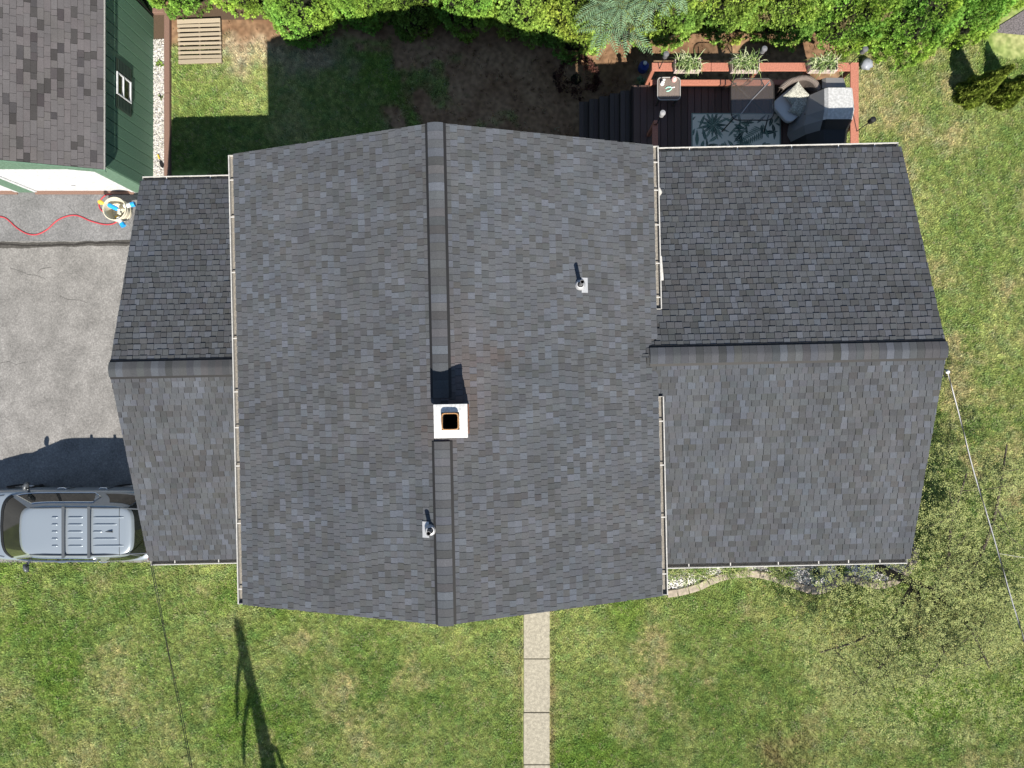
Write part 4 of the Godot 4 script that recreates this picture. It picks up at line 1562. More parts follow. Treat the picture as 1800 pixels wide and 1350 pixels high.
	obj("lid", jc, M.porcelain, jug)
	var bag := MB.new()
	var brr := RandomNumberGenerator.new()
	brr.seed = 6
	var bg := []
	for i in 9:
		var row := PackedVector3Array()
		for k in 14:
			var a := TAU * k / 14.0
			var rad := 0.17 * sin(PI * (i + 0.15) / 8.3) * brr.randf_range(0.8, 1.15)
			row.append(Vector3(cos(a) * rad, 0.14 - 0.13 * cos(PI * i / 8.0), sin(a) * rad))
		bg.append(row)
	bag.grid(bg, true, Vector3.ZERO, true)
	tag(obj("plastic_bag", bag, mat("crumpled pale plastic", lin(0.25, 0.27, 0.31), 0.35)), "crumpled pale plastic bag at the hedge foot beside the deck's right corner", "bag").position = spot(1523, 113, 0.15) - Vector3(0, 0.13, 0)


# ---------------------------------------------------------------- driveway things

func make_hose_and_tub() -> void:
	var pts := []
	for q in [[-60, 372], [-20, 380], [0, 381], [12, 385], [30, 401], [48, 411], [65, 412], [82, 404], [100, 388], [118, 380], [136, 379], [158, 388], [180, 394], [196, 394], [207, 389]]:
		var s := spot(q[0], q[1], 0.04)
		pts.append(Vector3(s.x, 0.038, s.z))
	var h := MB.new()
	h.tube(smooth(pts, 5), 0.017, 8)
	tag(obj("hose", h, M.red_hose), "long red rubber hose winding across the driveway to the cream tub", "hose")
	var p2 := []
	for q in [[196, 341], [186, 343], [178, 350], [174, 358], [176, 367], [184, 374], [192, 377]]:
		var s := spot(q[0], q[1], 0.04)
		p2.append(Vector3(s.x, 0.038, s.z))
	var h2 := MB.new()
	h2.tube(smooth(p2, 4), 0.016, 8)
	tag(obj("hose", h2, M.red_hose), "short loop of red hose curling round the left of the cream tub", "hose")
	var c := spot(208, 370, 0.25)
	var t := thing("tub", "round cream plastic tub of cleaning gear with blue capped fittings on the driveway", "tub", Vector3(c.x, 0.022, c.z))
	var b := MB.new()
	b.lathe([Vector2(0.0, 0.0), Vector2(0.25, 0.0), Vector2(0.27, 0.03), Vector2(0.30, 0.40), Vector2(0.315, 0.41), Vector2(0.315, 0.43), Vector2(0.295, 0.435), Vector2(0.285, 0.40), Vector2(0.255, 0.05), Vector2(0.0, 0.045)], 36)
	obj("body", b, M.cream, t)
	for y in [0.14, 0.30]:
		var r := MB.new()
		r.lathe([Vector2(0.285, y), Vector2(0.302, y + 0.012), Vector2(0.29, y + 0.026)], 36)
		obj("rib", r, M.cream, t)
	for f in [[Vector3(0.22, 0.33, -0.09), Vector3(0.40, 0.33, -0.13), Vector3(0.50, 0.33, -0.155)], [Vector3(0.06, 0.33, 0.22), Vector3(0.15, 0.33, 0.37), Vector3(0.20, 0.33, 0.45)]]:
		var p := MB.new()
		p.tube([f[0], f[1]], 0.062, 14)
		var o := obj("pipe_fitting", p, M.white_paint, t)
		var k := MB.new()
		k.tube([f[1], f[2]], 0.068, 14)
		obj("cap", k, M.blue, o)
	var nz := MB.new()
	nz.tube([Vector3(-0.26, 0.40, -0.13), Vector3(-0.36, 0.41, -0.17)], [0.03, 0.05], 10)
	nz.tube([Vector3(-0.34, 0.40, -0.16), Vector3(-0.38, 0.42, -0.18), Vector3(-0.42, 0.42, -0.19)], [0.055, 0.065, 0.045], 12)
	obj("nozzle", nz, M.yellow, t)
	var bo := thing("bottle", "bright blue bottle lying tilted inside the cream tub", "bottle", Vector3(c.x - 0.06, 0.36, c.z - 0.05))
	var bb := MB.new()
	bb.tube([Vector3(-0.14, 0.03, -0.07), Vector3(-0.11, 0.03, -0.06), Vector3(0.06, 0.0, 0.02), Vector3(0.11, -0.01, 0.045)], [0.035, 0.058, 0.06, 0.045], 14)
	obj("body", bb, M.blue, bo)
	var bc := MB.new()
	bc.tube([Vector3(0.11, -0.01, 0.045), Vector3(0.16, -0.02, 0.07)], 0.028, 12)
	obj("cap", bc, M.porcelain, bo)
	var sp := MB.new()
	sp.cbox(Vector3.ZERO, Vector3(0.2, 0.06, 0.07), 0.02)
	var so := tag(obj("sponge", sp, M.yellow), "yellow sponge lying low inside the cream tub", "sponge") as Node3D
	so.position = Vector3(c.x - 0.02, 0.20, c.z + 0.17)
	so.rotation.y = -0.12
	var rl := MB.new()
	rl.cbox(Vector3(0.06, 0.12, 0.02), Vector3(0.22, 0.16, 0.2), 0.04)
	rl.tube([Vector3(0.08, 0.1, 0.12), Vector3(0.09, 0.28, 0.11)], 0.035, 12)
	tag(obj("pump", rl, M.cream), "cream pump body standing on the floor of the tub", "pump").position = Vector3(c.x, 0.06, c.z)


func smooth(pts: Array, per: int) -> Array:
	var out := []
	for i in pts.size() - 1:
		var a: Vector3 = pts[maxi(i - 1, 0)]
		var b: Vector3 = pts[i]
		var c: Vector3 = pts[i + 1]
		var d: Vector3 = pts[mini(i + 2, pts.size() - 1)]
		for k in per:
			var t := k / float(per)
			out.append(b.cubic_interpolate(c, a, d, t))
	out.append(pts[pts.size() - 1])
	return out


func make_pallet() -> void:
	var p := thing("pallet", "bleached wooden shipping pallet lying flat by the timber edging in the back yard", "pallet", Vector3(-8.53, 0.01, -9.36), 0.03)
	var r := RandomNumberGenerator.new()
	r.seed = 9
	for x in [-0.56, 0.0, 0.56]:
		var b := MB.new()
		b.col = Color(0.22, 0.17, 0.12)
		b.cbox(Vector3(x, 0.06, 0), Vector3(0.045, 0.085, 1.2), 0.004)
		obj("stringer", b, M.pallet, p)
	for i in 5:
		var b := MB.new()
		b.col = Color(0.24, 0.19, 0.14)
		b.cbox(Vector3(0, 0.009, -0.54 + 0.27 * i), Vector3(1.17, 0.016, 0.09), 0.003)
		obj("slat", b, M.pallet, p)
	for i in 10:
		var t := r.randf_range(0.85, 1.15)
		var b := MB.new()
		b.col = Color(0.50 * t, 0.42 * t, 0.31 * t)
		var w := 0.115 if i == 0 or i == 9 else r.randf_range(0.070, 0.084)
		b.cbox(Vector3(r.randf_range(-0.008, 0.008), 0.112, -0.55 + i * 0.1222), Vector3(1.18, 0.018, w), 0.004, Basis(Vector3.UP, r.randf_range(-0.008, 0.008)))
		obj("slat", b, M.pallet, p)


func weed(called: String, label: String, category: String, at: Vector3, size: float, col: Color, sd: int, count := 26) -> void:
	var r := RandomNumberGenerator.new()
	r.seed = sd
	var o := thing(called, label, category, at)
	var b := MB.new()
	for i in count:
		var a := r.randf() * TAU
		var el := r.randf_range(0.2, 1.3)
		var d := Vector3(cos(a) * cos(el), sin(el), sin(a) * cos(el))
		var root := Vector3(r.randf_range(-0.15, 0.15), 0.0, r.randf_range(-0.15, 0.15)) * size
		var tip := root + d * size * r.randf_range(0.5, 1.0)
		var side := d.cross(Vector3.UP).normalized() * size * r.randf_range(0.09, 0.16)
		b.col = col * r.randf_range(0.7, 1.3)
		var mid := root.lerp(tip, 0.6) + Vector3.UP * size * 0.06
		b.tri(root, mid - side, mid + side, Vector3.UP)
		b.tri(mid - side, tip, mid + side, Vector3.UP)
	obj("leaves", b, M.leaf, o)
	var s := MB.new()
	for i in 4:
		var a := TAU * i / 4.0
		s.tube([Vector3.ZERO, Vector3(cos(a) * 0.2, 0.5, sin(a) * 0.2) * size], 0.006 + 0.01 * size * 0.3, 5)
	obj("stem", s, M.bark, o)


# ---------------------------------------------------------------- the car

func car_point(phi: float, t: float) -> Vector3:
	# greenhouse surface: rounded plan at the belt (t = 0) and at the roof edge (t = 1)
	var c := cos(phi)
	var s := sin(phi)
	var ex := 0.34
	var cx := signf(c) * pow(absf(c), ex)
	var sz := signf(s) * pow(absf(s), ex)
	var front := lerpf(-1.47, -0.60, t)
	var back := lerpf(2.26, 2.10, t * t)
	var mid := (front + back) * 0.5
	var half := (back - front) * 0.5
	var w := lerpf(0.90, 0.655, t)
	var bow := 0.10 * (1.0 - t * 0.3) * (1.0 - sz * sz)  # the screen is bowed in plan
	return Vector3(mid + cx * half - (bow if c < 0 else -bow * 0.6) * absf(cx), lerpf(1.09, 1.665, t), sz * w)


func car_panel(b: MB, phi0: float, phi1: float, t0: float, t1: float, off: float, cols := 14, rows := 5, lean := 0.0) -> void:
	var g := []
	for i in rows + 1:
		var t := lerpf(t0, t1, i / float(rows))
		var row := PackedVector3Array()
		for j in cols + 1:
			var ph := lerpf(phi0 + lean * (t - t0), phi1, j / float(cols))
			var e := 0.01
			var n := (car_point(ph + e, t) - car_point(ph - e, t)).cross(car_point(ph, minf(t + e, 1.0)) - car_point(ph, maxf(t - e, 0.0)))
			n = n.normalized()
			var p := car_point(ph, t)
			if n.dot(Vector3(p.x - 0.4, 0.4, p.z)) < 0.0:
				n = -n
			row.append(p + n * off)
		g.append(row)
	b.grid(g, false, Vector3.ZERO)


func phi_at(x: float, side: float) -> float:
	# the angle at which the side of the greenhouse reaches x (about half way up)
	var mid := 0.55
	var half := 1.65
	var c := clampf((x - mid) / half, -1.0, 1.0)
	c = signf(c) * pow(absf(c), 1.0 / 0.34)
	return acos(c) * side


func make_car() -> void:
	var car := thing("parked_car", "silver sport utility vehicle with roof rack parked on the driveway by the left wing", "car", Vector3(-11.66, 0.02, 3.69))
	# lower body lofted along x; the end rings close it
	var st := [[-2.40, 0.62, 0.72], [-2.34, 0.78, 0.84], [-2.1, 0.88, 0.94], [-1.5, 0.94, 1.05], [-0.9, 0.955, 1.08], [0.0, 0.96, 1.09], [1.2, 0.965, 1.09], [2.0, 0.95, 1.08], [2.26, 0.90, 1.06], [2.34, 0.82, 0.98]]
	var rows := []
	for s in st:
		var w: float = s[1]
		var h: float = s[2]
		var row := PackedVector3Array()
		var prof := [[0.0, 0.30], [0.86, 0.30], [0.95, 0.38], [1.0, 0.60], [0.99, 0.78], [0.955, 0.93], [0.90, 0.985], [0.78, 1.0], [0.4, 1.015], [0.0, 1.02]]
		for p in prof:
			row.append(Vector3(s[0], maxf(0.28, p[1] * h) if p[1] > 0.31 else 0.28, p[0] * w))
		for k in range(prof.size() - 2, 0, -1):
			var p: Array = prof[k]
			row.append(Vector3(s[0], maxf(0.28, p[1] * h) if p[1] > 0.31 else 0.28, -p[0] * w))
		rows.append(row)
	var b := MB.new()
	b.grid(rows, true, Vector3.ZERO, true)
	for e in [0, st.size() - 1]:
		var c := Vector3(st[e][0], 0.6, 0)
		for k in rows[e].size():
			b.tri(c, rows[e][k], rows[e][(k + 1) % rows[e].size()], Vector3(-1 if e == 0 else 1, 0, 0))
	obj("body", b, M.paint_silver, car)
	# cabin: pillars and roof in paint, panes laid on it
	var gh := []
	for i in 9:
		var row := PackedVector3Array()
		for k in 96:
			row.append(car_point(TAU * k / 96.0, i / 8.0))
		gh.append(row)
	var lip := [[0.985, 0.022], [0.95, 0.042], [0.88, 0.056], [0.70, 0.070], [0.35, 0.080], [0.02, 0.083]]
	for q in lip:
		var row := PackedVector3Array()
		for k in 96:
			var p := car_point(TAU * k / 96.0, 1.0)
			row.append(Vector3(0.75 + (p.x - 0.75) * q[0], 1.665 + q[1], p.z * q[0]))
		gh.append(row)
	var g := MB.new()
	g.grid(gh, true, Vector3.ZERO, true)
	obj("cabin", g, M.paint_silver, car)
	var ws := MB.new()
	car_panel(ws, PI - 0.74, PI + 0.74, 0.04, 0.93, 0.006, 20, 6)
	obj("windscreen", ws, M.car_glass, car)
	var cowl := MB.new()
	car_panel(cowl, PI - 0.80, PI + 0.80, -0.04, 0.10, 0.012, 20, 2)
	obj("cowl", cowl, M.black, car)
	var rw := MB.new()
	car_panel(rw, -0.72, 0.72, 0.10, 0.93, 0.006, 16, 5)
	obj("rear_window", rw, M.car_glass, car)
	for s in [-1.0, 1.0]:
		var front := phi_at(-0.86, s)
		var rear := phi_at(0.98, s)
		var sw := MB.new()
		car_panel(sw, front, rear, 0.14, 0.80, 0.007, 22, 4, -s * 0.22)
		var win := obj("side_window", sw, M.car_glass, car)
		# chrome line round it
		var line := []
		for k in 17:
			line.append(car_point(lerpf(front, rear, k / 16.0), 0.12) * Vector3(1, 1, 1.02))
		line.append(car_point(phi_at(1.12, s), 0.42) * Vector3(1, 1, 1.02))
		for k in 17:
			line.append(car_point(lerpf(rear, front - s * 0.15, k / 16.0), 0.82) * Vector3(1, 1, 1.02))
		line.append(line[0])
		var ch := MB.new()
		ch.tube(line, 0.014, 5, false)
		obj("chrome_trim", ch, M.chrome, win)
		for x in [0.08]:
			var pl := MB.new()
			car_panel(pl, phi_at(x - 0.04, s), phi_at(x + 0.04, s), 0.13, 0.81, 0.012, 2, 3)
			obj("pillar", pl, M.black, win)
		var qw := MB.new()
		car_panel(qw, phi_at(1.22, s), phi_at(2.03, s), 0.16, 0.80, 0.007, 14, 4, -s * 0.16)
		obj("quarter_window", qw, M.car_glass, car)
		# door lines, handles
		for x in [-0.98, 0.12, 1.14]:
			var dl := MB.new()
			dl.box(Vector3(x, 0.72, s * 0.957), Vector3(0.010, 0.64, 0.012), Basis(Vector3.RIGHT, s * 0.06))
			obj("door_gap", dl, M.black, car)
		for x in [-0.10, 0.98]:
			var dh := MB.new()
			dh.tube([Vector3(x - 0.11, 0.925, s * 0.945), Vector3(x - 0.07, 0.93, s * 0.975), Vector3(x + 0.07, 0.93, s * 0.975), Vector3(x + 0.11, 0.925, s * 0.945)], 0.014, 6)
			obj("door_handle", dh, M.chrome, car)
		# mirror
		var mi := MB.new()
		mi.tube([Vector3(-0.84, 1.10, s * 0.90), Vector3(-0.86, 1.14, s * 1.0)], 0.03, 8)
		var mrow := []
		for q in [[0.0, 0.02], [0.02, 0.065], [0.08, 0.085], [0.15, 0.08], [0.20, 0.05], [0.215, 0.01]]:
			var row := PackedVector3Array()
			for k in 12:
				var a := TAU * k / 12.0
				row.append(Vector3(-0.90 + cos(a) * q[1] * 0.75 + q[0] * 0.25, 1.17 + sin(a) * q[1], s * (0.95 + q[0])))
			mrow.append(row)
		mi.grid(mrow, true, Vector3.ZERO, s < 0)
		var mo := obj("mirror", mi, M.rack, car)
		var mg := MB.new()
		mg.box(Vector3(-0.835, 1.17, s * 1.06), Vector3(0.01, 0.12, 0.17))
		obj("mirror_glass", mg, M.car_glass, mo)
		# rails
		var rl := MB.new()
		var rp := []
		for k in 24:
			var x := lerpf(-0.42, 1.86, k / 12.0)
			var lift := 0.055 * clampf(minf(k, 12 - k) / 1.5, 0.0, 1.0)
			rp.append(Vector3(x, 1.685 + lift, s * (0.595 - 0.02 * pow((x - 0.7) / 1.2, 2.0))))
		rl.tube(rp, 0.020, 8)
		obj("roof_rail", rl, M.rack, car)
		# lamps
		var tl := MB.new()
		tl.cbox(Vector3(2.235, 0.93, s * 0.80), Vector3(0.16, 0.20, 0.20), 0.03, Basis(Vector3.UP, s * 0.5))
		obj("tail_light", tl, M.red_lamp, car)
		var hl := MB.new()
		hl.cbox(Vector3(-2.22, 0.80, s * 0.68), Vector3(0.26, 0.14, 0.30), 0.04, Basis(Vector3.UP, -s * 0.45))
		obj("headlight", hl, M.chrome, car)
		for x in [-1.47, 1.40]:
			var wh := MB.new()
			var xf := Transform3D(Basis(Vector3.RIGHT, PI / 2 * s), Vector3(x, 0.345, s * 0.80))
			wh.lathe([Vector2(0.2, -0.12), Vector2(0.33, -0.12), Vector2(0.345, -0.08), Vector2(0.345, 0.10), Vector2(0.33, 0.13), Vector2(0.22, 0.13)], 28, xf)
			var wo := obj("wheel", wh, M.tyre, car)
			var ri := MB.new()
			ri.lathe([Vector2(0.0, 0.09), Vector2(0.2, 0.10), Vector2(0.225, 0.135)], 20, xf)
			obj("rim", ri, M.steel, wo)
			var ar := MB.new()
			ar.lathe([Vector2(0.345, 0.10), Vector2(0.40, 0.148), Vector2(0.41, 0.152), Vector2(0.42, 0.14)], 28, xf)
			obj("wheel_arch", ar, M.black, car)
	# crossbars with feet
	for x in [0.48, 1.12]:
		var cb := MB.new()
		cb.cbox(Vector3(x, 1.80, 0), Vector3(0.075, 0.026, 1.30), 0.01)
		for s in [-1.0, 1.0]:
			cb.cbox(Vector3(x, 1.765, s * 0.59), Vector3(0.085, 0.07, 0.06), 0.012)
		obj("crossbar", cb, M.rack, car)
	# pressed ribs on the roof
	for k in 5:
		var z := (k - 2) * 0.178
		for seg in [[0.17, 0.31], [0.57, 0.93], [1.20, 1.78 if k == 1 or k == 3 else (1.95 if k == 0 or k == 4 else 1.42)]]:
			var rb := MB.new()
			var rp := []
			for q in 9:
				var x := lerpf(seg[0], seg[1], q / 8.0)
				rp.append(Vector3(x, roof_y(x, z) + (0.004 if q > 0 and q < 8 else -0.014), z))
			rb.tube(rp, 0.024, 8)
			obj("roof_rib", rb, M.paint_silver, car)
	var gap := MB.new()
	var gp := []
	for q in 11:
		var z := lerpf(-0.60, 0.60, q / 10.0)
		gp.append(Vector3(1.84, roof_y(1.84, z) + 0.001, z))
	gap.tube(gp, 0.005, 5)
	obj("hatch_gap", gap, M.black, car)
	var fin := MB.new()
	fin.grid([PackedVector3Array([Vector3(1.47, 1.735, 0.0), Vector3(1.55, 1.735, -0.022), Vector3(1.68, 1.735, -0.026)]), PackedVector3Array([Vector3(1.52, 1.755, 0.0), Vector3(1.60, 1.78, -0.008), Vector3(1.69, 1.80, -0.005)]), PackedVector3Array([Vector3(1.47, 1.735, 0.0), Vector3(1.55, 1.735, 0.022), Vector3(1.68, 1.735, 0.026)])], false, Vector3.UP)
	obj("antenna_fin", fin, M.rack, car)
	for k in 2:
		var wp := MB.new()
		wp.tube([Vector3(-1.42, 1.115, 0.35 - k * 0.62), Vector3(-1.44, 1.14, 0.1 - k * 0.58), Vector3(-1.36, 1.17, -0.22 - k * 0.42)], 0.011, 5)
		obj("wiper", wp, M.black, car)
	var hg := MB.new()
	for s in [-1.0, 1.0]:
		hg.tube([Vector3(-2.28, 0.86, s * 0.6), Vector3(-1.95, 0.965, s * 0.74), Vector3(-1.52, 1.055, s * 0.80)], 0.006, 5)
	obj("bonnet_gap", hg, M.black, car)
	var gr := MB.new()
	gr.cbox(Vector3(-2.38, 0.62, 0), Vector3(0.06, 0.22, 0.9), 0.03)
	obj("grille", gr, M.black, car)
	var bp := MB.new()
	bp.cbox(Vector3(2.33, 0.52, 0), Vector3(0.12, 0.26, 1.62), 0.05)
	obj("bumper", bp, M.rack, car)


func roof_y(x: float, z: float) -> float:
	var p := maxf(absf(x - 0.75) / 1.40, absf(z) / 0.655)
	var q := [[0.02, 0.083], [0.35, 0.080], [0.70, 0.070], [0.88, 0.056], [0.95, 0.042], [1.0, 0.0]]
	for i in 5:
		if p <= q[i + 1][0]:
			return 1.665 + lerpf(q[i][1], q[i + 1][1], clampf((p - q[i][0]) / (q[i + 1][0] - q[i][0]), 0.0, 1.0))
	return 1.665


# ---------------------------------------------------------------- plants

var spray: ArrayMesh
var leaf_cluster: ArrayMesh


func make_spray() -> void:
	var r := RandomNumberGenerator.new()
	r.seed = 2
	var b := MB.new()
	for k in 5:  # a fan of scaly twigs, y is outward
		var a := (k - 2) * 0.42 + r.randf_range(-0.1, 0.1)
		var d := Vector3(sin(a), cos(a), r.randf_range(-0.3, 0.3)).normalized()
		var l := 1.0 - 0.12 * absf(k - 2)
		var side := Vector3(cos(a), -sin(a), r.randf_range(-0.5, 0.5)).normalized() * 0.12
		b.quad(Vector3.ZERO, d * l * 0.5 - side, d * l, d * l * 0.5 + side, Vector3(0, 0.3, 1))
	spray = b.mesh()
	var c := MB.new()
	for k in 4:
		var a := TAU * k / 4.0 + r.randf_range(-0.4, 0.4)
		var d := Vector3(cos(a), r.randf_range(-0.4, 0.4), sin(a))
		var side := Vector3(-sin(a), r.randf_range(-0.4, 0.4), cos(a)) * 0.30
		var o := d * 0.25
		c.quad(o, o + d * 0.5 - side, o + d, o + d * 0.5 + side, Vector3.UP)
	leaf_cluster = c.mesh()


func bush(label: String, category: String, called: String, group: String, at: Vector3, rx: float, rz: float, h: float, sd: int, tint: Color, brown := 0.0, lobes_per := 58.0, core := 1.0) -> void:
	var r := RandomNumberGenerator.new()
	r.seed = sd
	var nz := FastNoiseLite.new()
	nz.seed = sd
	nz.frequency = 0.9
	var o := thing(called, label, category, at, 0.0, group)
	# an uneven near-black core; its colour stands in for shade between the leaves
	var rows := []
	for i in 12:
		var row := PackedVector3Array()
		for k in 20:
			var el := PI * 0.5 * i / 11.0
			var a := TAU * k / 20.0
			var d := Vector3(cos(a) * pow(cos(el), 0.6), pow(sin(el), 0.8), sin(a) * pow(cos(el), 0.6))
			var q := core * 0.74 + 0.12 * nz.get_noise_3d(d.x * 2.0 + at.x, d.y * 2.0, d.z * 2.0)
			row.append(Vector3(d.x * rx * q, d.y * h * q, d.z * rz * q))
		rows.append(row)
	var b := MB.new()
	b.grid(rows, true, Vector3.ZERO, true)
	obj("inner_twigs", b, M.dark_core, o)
	var tr := MB.new()
	tr.tube([Vector3(0, 0, 0), Vector3(0.03, h * 0.3, 0.02), Vector3(0, h * 0.55, 0)], [0.09 * rx * rx, 0.07 * rx * rx, 0.03 * rx], 8)
	obj("trunk", tr, M.bark, o)
	var where := []
	var cols := []
	var area := 2.0 * PI * pow((pow(rx * h, 1.6) + pow(rz * h, 1.6) + pow(rx * rz, 1.6)) / 3.0, 1.0 / 1.6)
	var lobes := int(area * lobes_per)
	for i in lobes:
		var a := r.randf() * TAU
		var sy := r.randf()
		var cy := sqrt(1.0 - sy * sy)
		var d := Vector3(cos(a) * pow(cy, 0.6), pow(sy, 0.8), sin(a) * pow(cy, 0.6))
		if d.z < -0.75 and r.randf() < 0.75:
			continue
		var q := 0.93 + 0.17 * nz.get_noise_3d(d.x * 2.0 + at.x, d.y * 2.0, d.z * 2.0) + r.randf_range(-0.06, 0.05)
		var c := Vector3(d.x * rx * q, maxf(d.y * h * q, 0.08), d.z * rz * q)
		var gap := nz.get_noise_3d(c.x * 2.6 + 40.0, c.y * 2.6, c.z * 2.6 + at.x)
		if gap < -0.62:
			continue
		var out := Vector3(d.x / rx, d.y / h * 0.9, d.z / rz).normalized()
		out = (out + Vector3.UP * 0.45).normalized()
		var lr := r.randf_range(0.10, 0.17)
		var t := r.randf_range(0.72, 1.28) * (1.0 + 0.5 * nz.get_noise_3d(c.x + at.x, c.y, c.z + 9.0))
		var hue := nz.get_noise_3d(c.x * 0.7 + at.x * 0.5 + 70.0, c.y * 0.7, c.z * 0.7)
		var base := Color(tint.r * (1.0 + hue * 0.6), tint.g * (1.0 + hue * 0.18), tint.b)
		var dead: bool = brown > 0.0 and nz.get_noise_3d(c.x * 1.1 + at.x + 200.0, c.y * 1.1, c.z * 1.1) > 0.56 - brown * 0.18
		for k in 27:
			var e := Vector3(r.randfn(), r.randfn(), r.randfn()).normalized()
			if e.dot(out) < -0.15:
				e = -e
			var dir := (e * 0.8 + out * 0.55).normalized()
			var p := c + dir * lr * r.randf_range(0.35, 0.9)
			var size := r.randf_range(0.045, 0.072)
			var x := dir.cross(Vector3(r.randfn(), r.randfn(), r.randfn())).normalized()
			where.append(Transform3D(Basis(x, dir, x.cross(dir)).scaled_local(Vector3.ONE * size), p))
			var tt := t * r.randf_range(0.75, 1.3)
			var cc := Color(base.r * tt, base.g * tt, base.b * tt)
			if dead:
				cc = cc.lerp(Color(0.20, 0.135, 0.09) * tt, 0.85)
			cols.append(cc)
	var f := many("foliage", spray, M.leaf, where, cols, o)
	print(called, " ", where.size())


func make_hedge() -> void:
	make_spray()
	var lime := Color(0.200, 0.345, 0.055)
	var lime2 := Color(0.235, 0.35, 0.062)
	var deep := Color(0.14, 0.23, 0.04)
	var g := "bushes of the back hedge"
	bush("low bright green bush by the garage corner, leftmost of the back hedge", "bush", "hedge_bush", g, Vector3(-9.0, 0, -11.3), 1.25, 1.25, 1.5, 101, lime, 0.2)
	bush("low bright green bush with a brown patch just above the pallet", "bush", "hedge_bush", g, Vector3(-7.1, 0, -11.15), 1.25, 1.15, 1.7, 102, lime, 0.7)
	bush("bulging lime green bush that reaches furthest into the left half of the back yard", "bush", "hedge_bush", g, Vector3(-5.6, 0, -10.35), 0.95, 1.2, 1.9, 103, lime)
	bush("broad lime green bush right of the bulging one, half in the house's shadow", "bush", "hedge_bush", g, Vector3(-4.0, 0, -10.95), 1.15, 1.35, 2.3, 104, lime)
	bush("small dark bush in the shadow between two broad lime green ones", "bush", "hedge_bush", g, Vector3(-2.65, 0, -10.3), 0.75, 0.9, 1.6, 105, deep)
	bush("broad lime green bush above the house's ridge end", "bush", "hedge_bush", g, Vector3(-1.2, 0, -10.75), 1.15, 1.3, 2.4, 106, lime)
	bush("yellowish green bush next to the ridge end bush, towards the sumac", "bush", "hedge_bush", g, Vector3(0.45, 0, -10.5), 1.05, 1.25, 2.4, 107, lime2)
	bush("yellow green bush touching the left side of the sumac", "bush", "hedge_bush", g, Vector3(1.75, 0, -9.95), 0.95, 1.1, 2.2, 108, lime2)
	bush("light green hedge bush just right of the sumac", "bush", "hedge_bush", g, Vector3(4.0, 0, -10.35), 1.2, 1.35, 2.5, 109, lime2, 0.3)
	bush("light green hedge bush behind the left planter and its gap of bare earth", "bush", "hedge_bush", g, Vector3(5.7, 0, -10.75), 1.35, 1.5, 2.6, 110, lime2, 0.4)
	bush("patchy hedge bush with brown twigs behind the middle planter", "bush", "hedge_bush", g, Vector3(7.4, 0, -10.7), 1.35, 1.5, 2.7, 111, lime2, 1.0)
	bush("green hedge bush behind the right planter and the tub chair", "bush", "hedge_bush", g, Vector3(9.0, 0, -10.4), 1.3, 1.5, 2.6, 112, lime, 0.6)
	bush("dense green hedge bush beyond the deck's right corner", "bush", "hedge_bush", g, Vector3(10.5, 0, -10.15), 1.3, 1.45, 2.5, 113, lime, 0.4)
	bush("deep green hedge bush left of the first small conical evergreen", "bush", "hedge_bush", g, Vector3(11.9, 0, -10.35), 1.2, 1.2, 2.3, 114, lime)
	bush("last hedge bush at the right, beside the grey paving corner", "bush", "hedge_bush", g, Vector3(13.0, 0, -11.1), 1.0, 1.1, 2.1, 115, lime)
	# two small conical evergreens
	cone("small yellow green conical evergreen standing free on the lawn beyond the hedge", Vector3(12.45, 0, -7.9), 0.44, 1.8, 121)
	cone("small conical evergreen cut by the picture's right edge", Vector3(13.35, 0, -7.85), 0.42, 1.6, 122)
	# red leaved shrub in the shade by the steps
	bush("dark red leaved shrub in the shade left of the deck steps", "bush", "barberry_shrub", "", Vector3(1.75, 0, -8.35), 0.55, 0.5, 0.6, 131, Color(0.075, 0.035, 0.028), 0.0, 34.0, 0.35)


func cone(label: String, at: Vector3, rad: float, h: float, sd: int) -> void:
	var r := RandomNumberGenerator.new()
	r.seed = sd
	var o := thing("conical_evergreen", label, "evergreen", at, 0.0, "small conical evergreens")
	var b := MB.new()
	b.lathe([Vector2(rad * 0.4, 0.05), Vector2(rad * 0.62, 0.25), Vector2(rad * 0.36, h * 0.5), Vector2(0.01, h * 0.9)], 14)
	obj("inner_twigs", b, M.dark_core, o)  # dark core, shade between the sprays painted into it
	var tr := MB.new()
	tr.tube([Vector3.ZERO, Vector3(0, h * 0.5, 0)], 0.05, 8)
	obj("trunk", tr, M.bark, o)
	var where := []
	var cols := []
	for i in 7000:
		var t := pow(r.randf(), 1.35)
		var a := r.randf() * TAU
		var rr := rad * (1.0 - t) * (0.85 + 0.15 * sin(a * 5.0 + t * 20.0)) * (1.0 if t > 0.12 else 0.8 + t)
		var out := Vector3(cos(a), 0.55, sin(a)).normalized()
		var p := Vector3(cos(a) * rr, t * h + 0.03, sin(a) * rr)
		var dir := (out + Vector3(r.randfn(), r.randfn() + 0.6, r.randfn()) * 0.45).normalized()
		var x := dir.cross(Vector3(r.randfn(), r.randfn(), r.randfn())).normalized()
		where.append(Transform3D(Basis(x, dir, x.cross(dir)).scaled_local(Vector3.ONE * r.randf_range(0.06, 0.10)), p))
		var tt := r.randf_range(0.6, 1.3) * (0.75 + 0.35 * sin(a * 9.0 + t * 13.0))
		cols.append(Color(0.235 * tt, 0.305 * tt, 0.05 * tt))
	many("foliage", spray, M.leaf, where, cols, o)


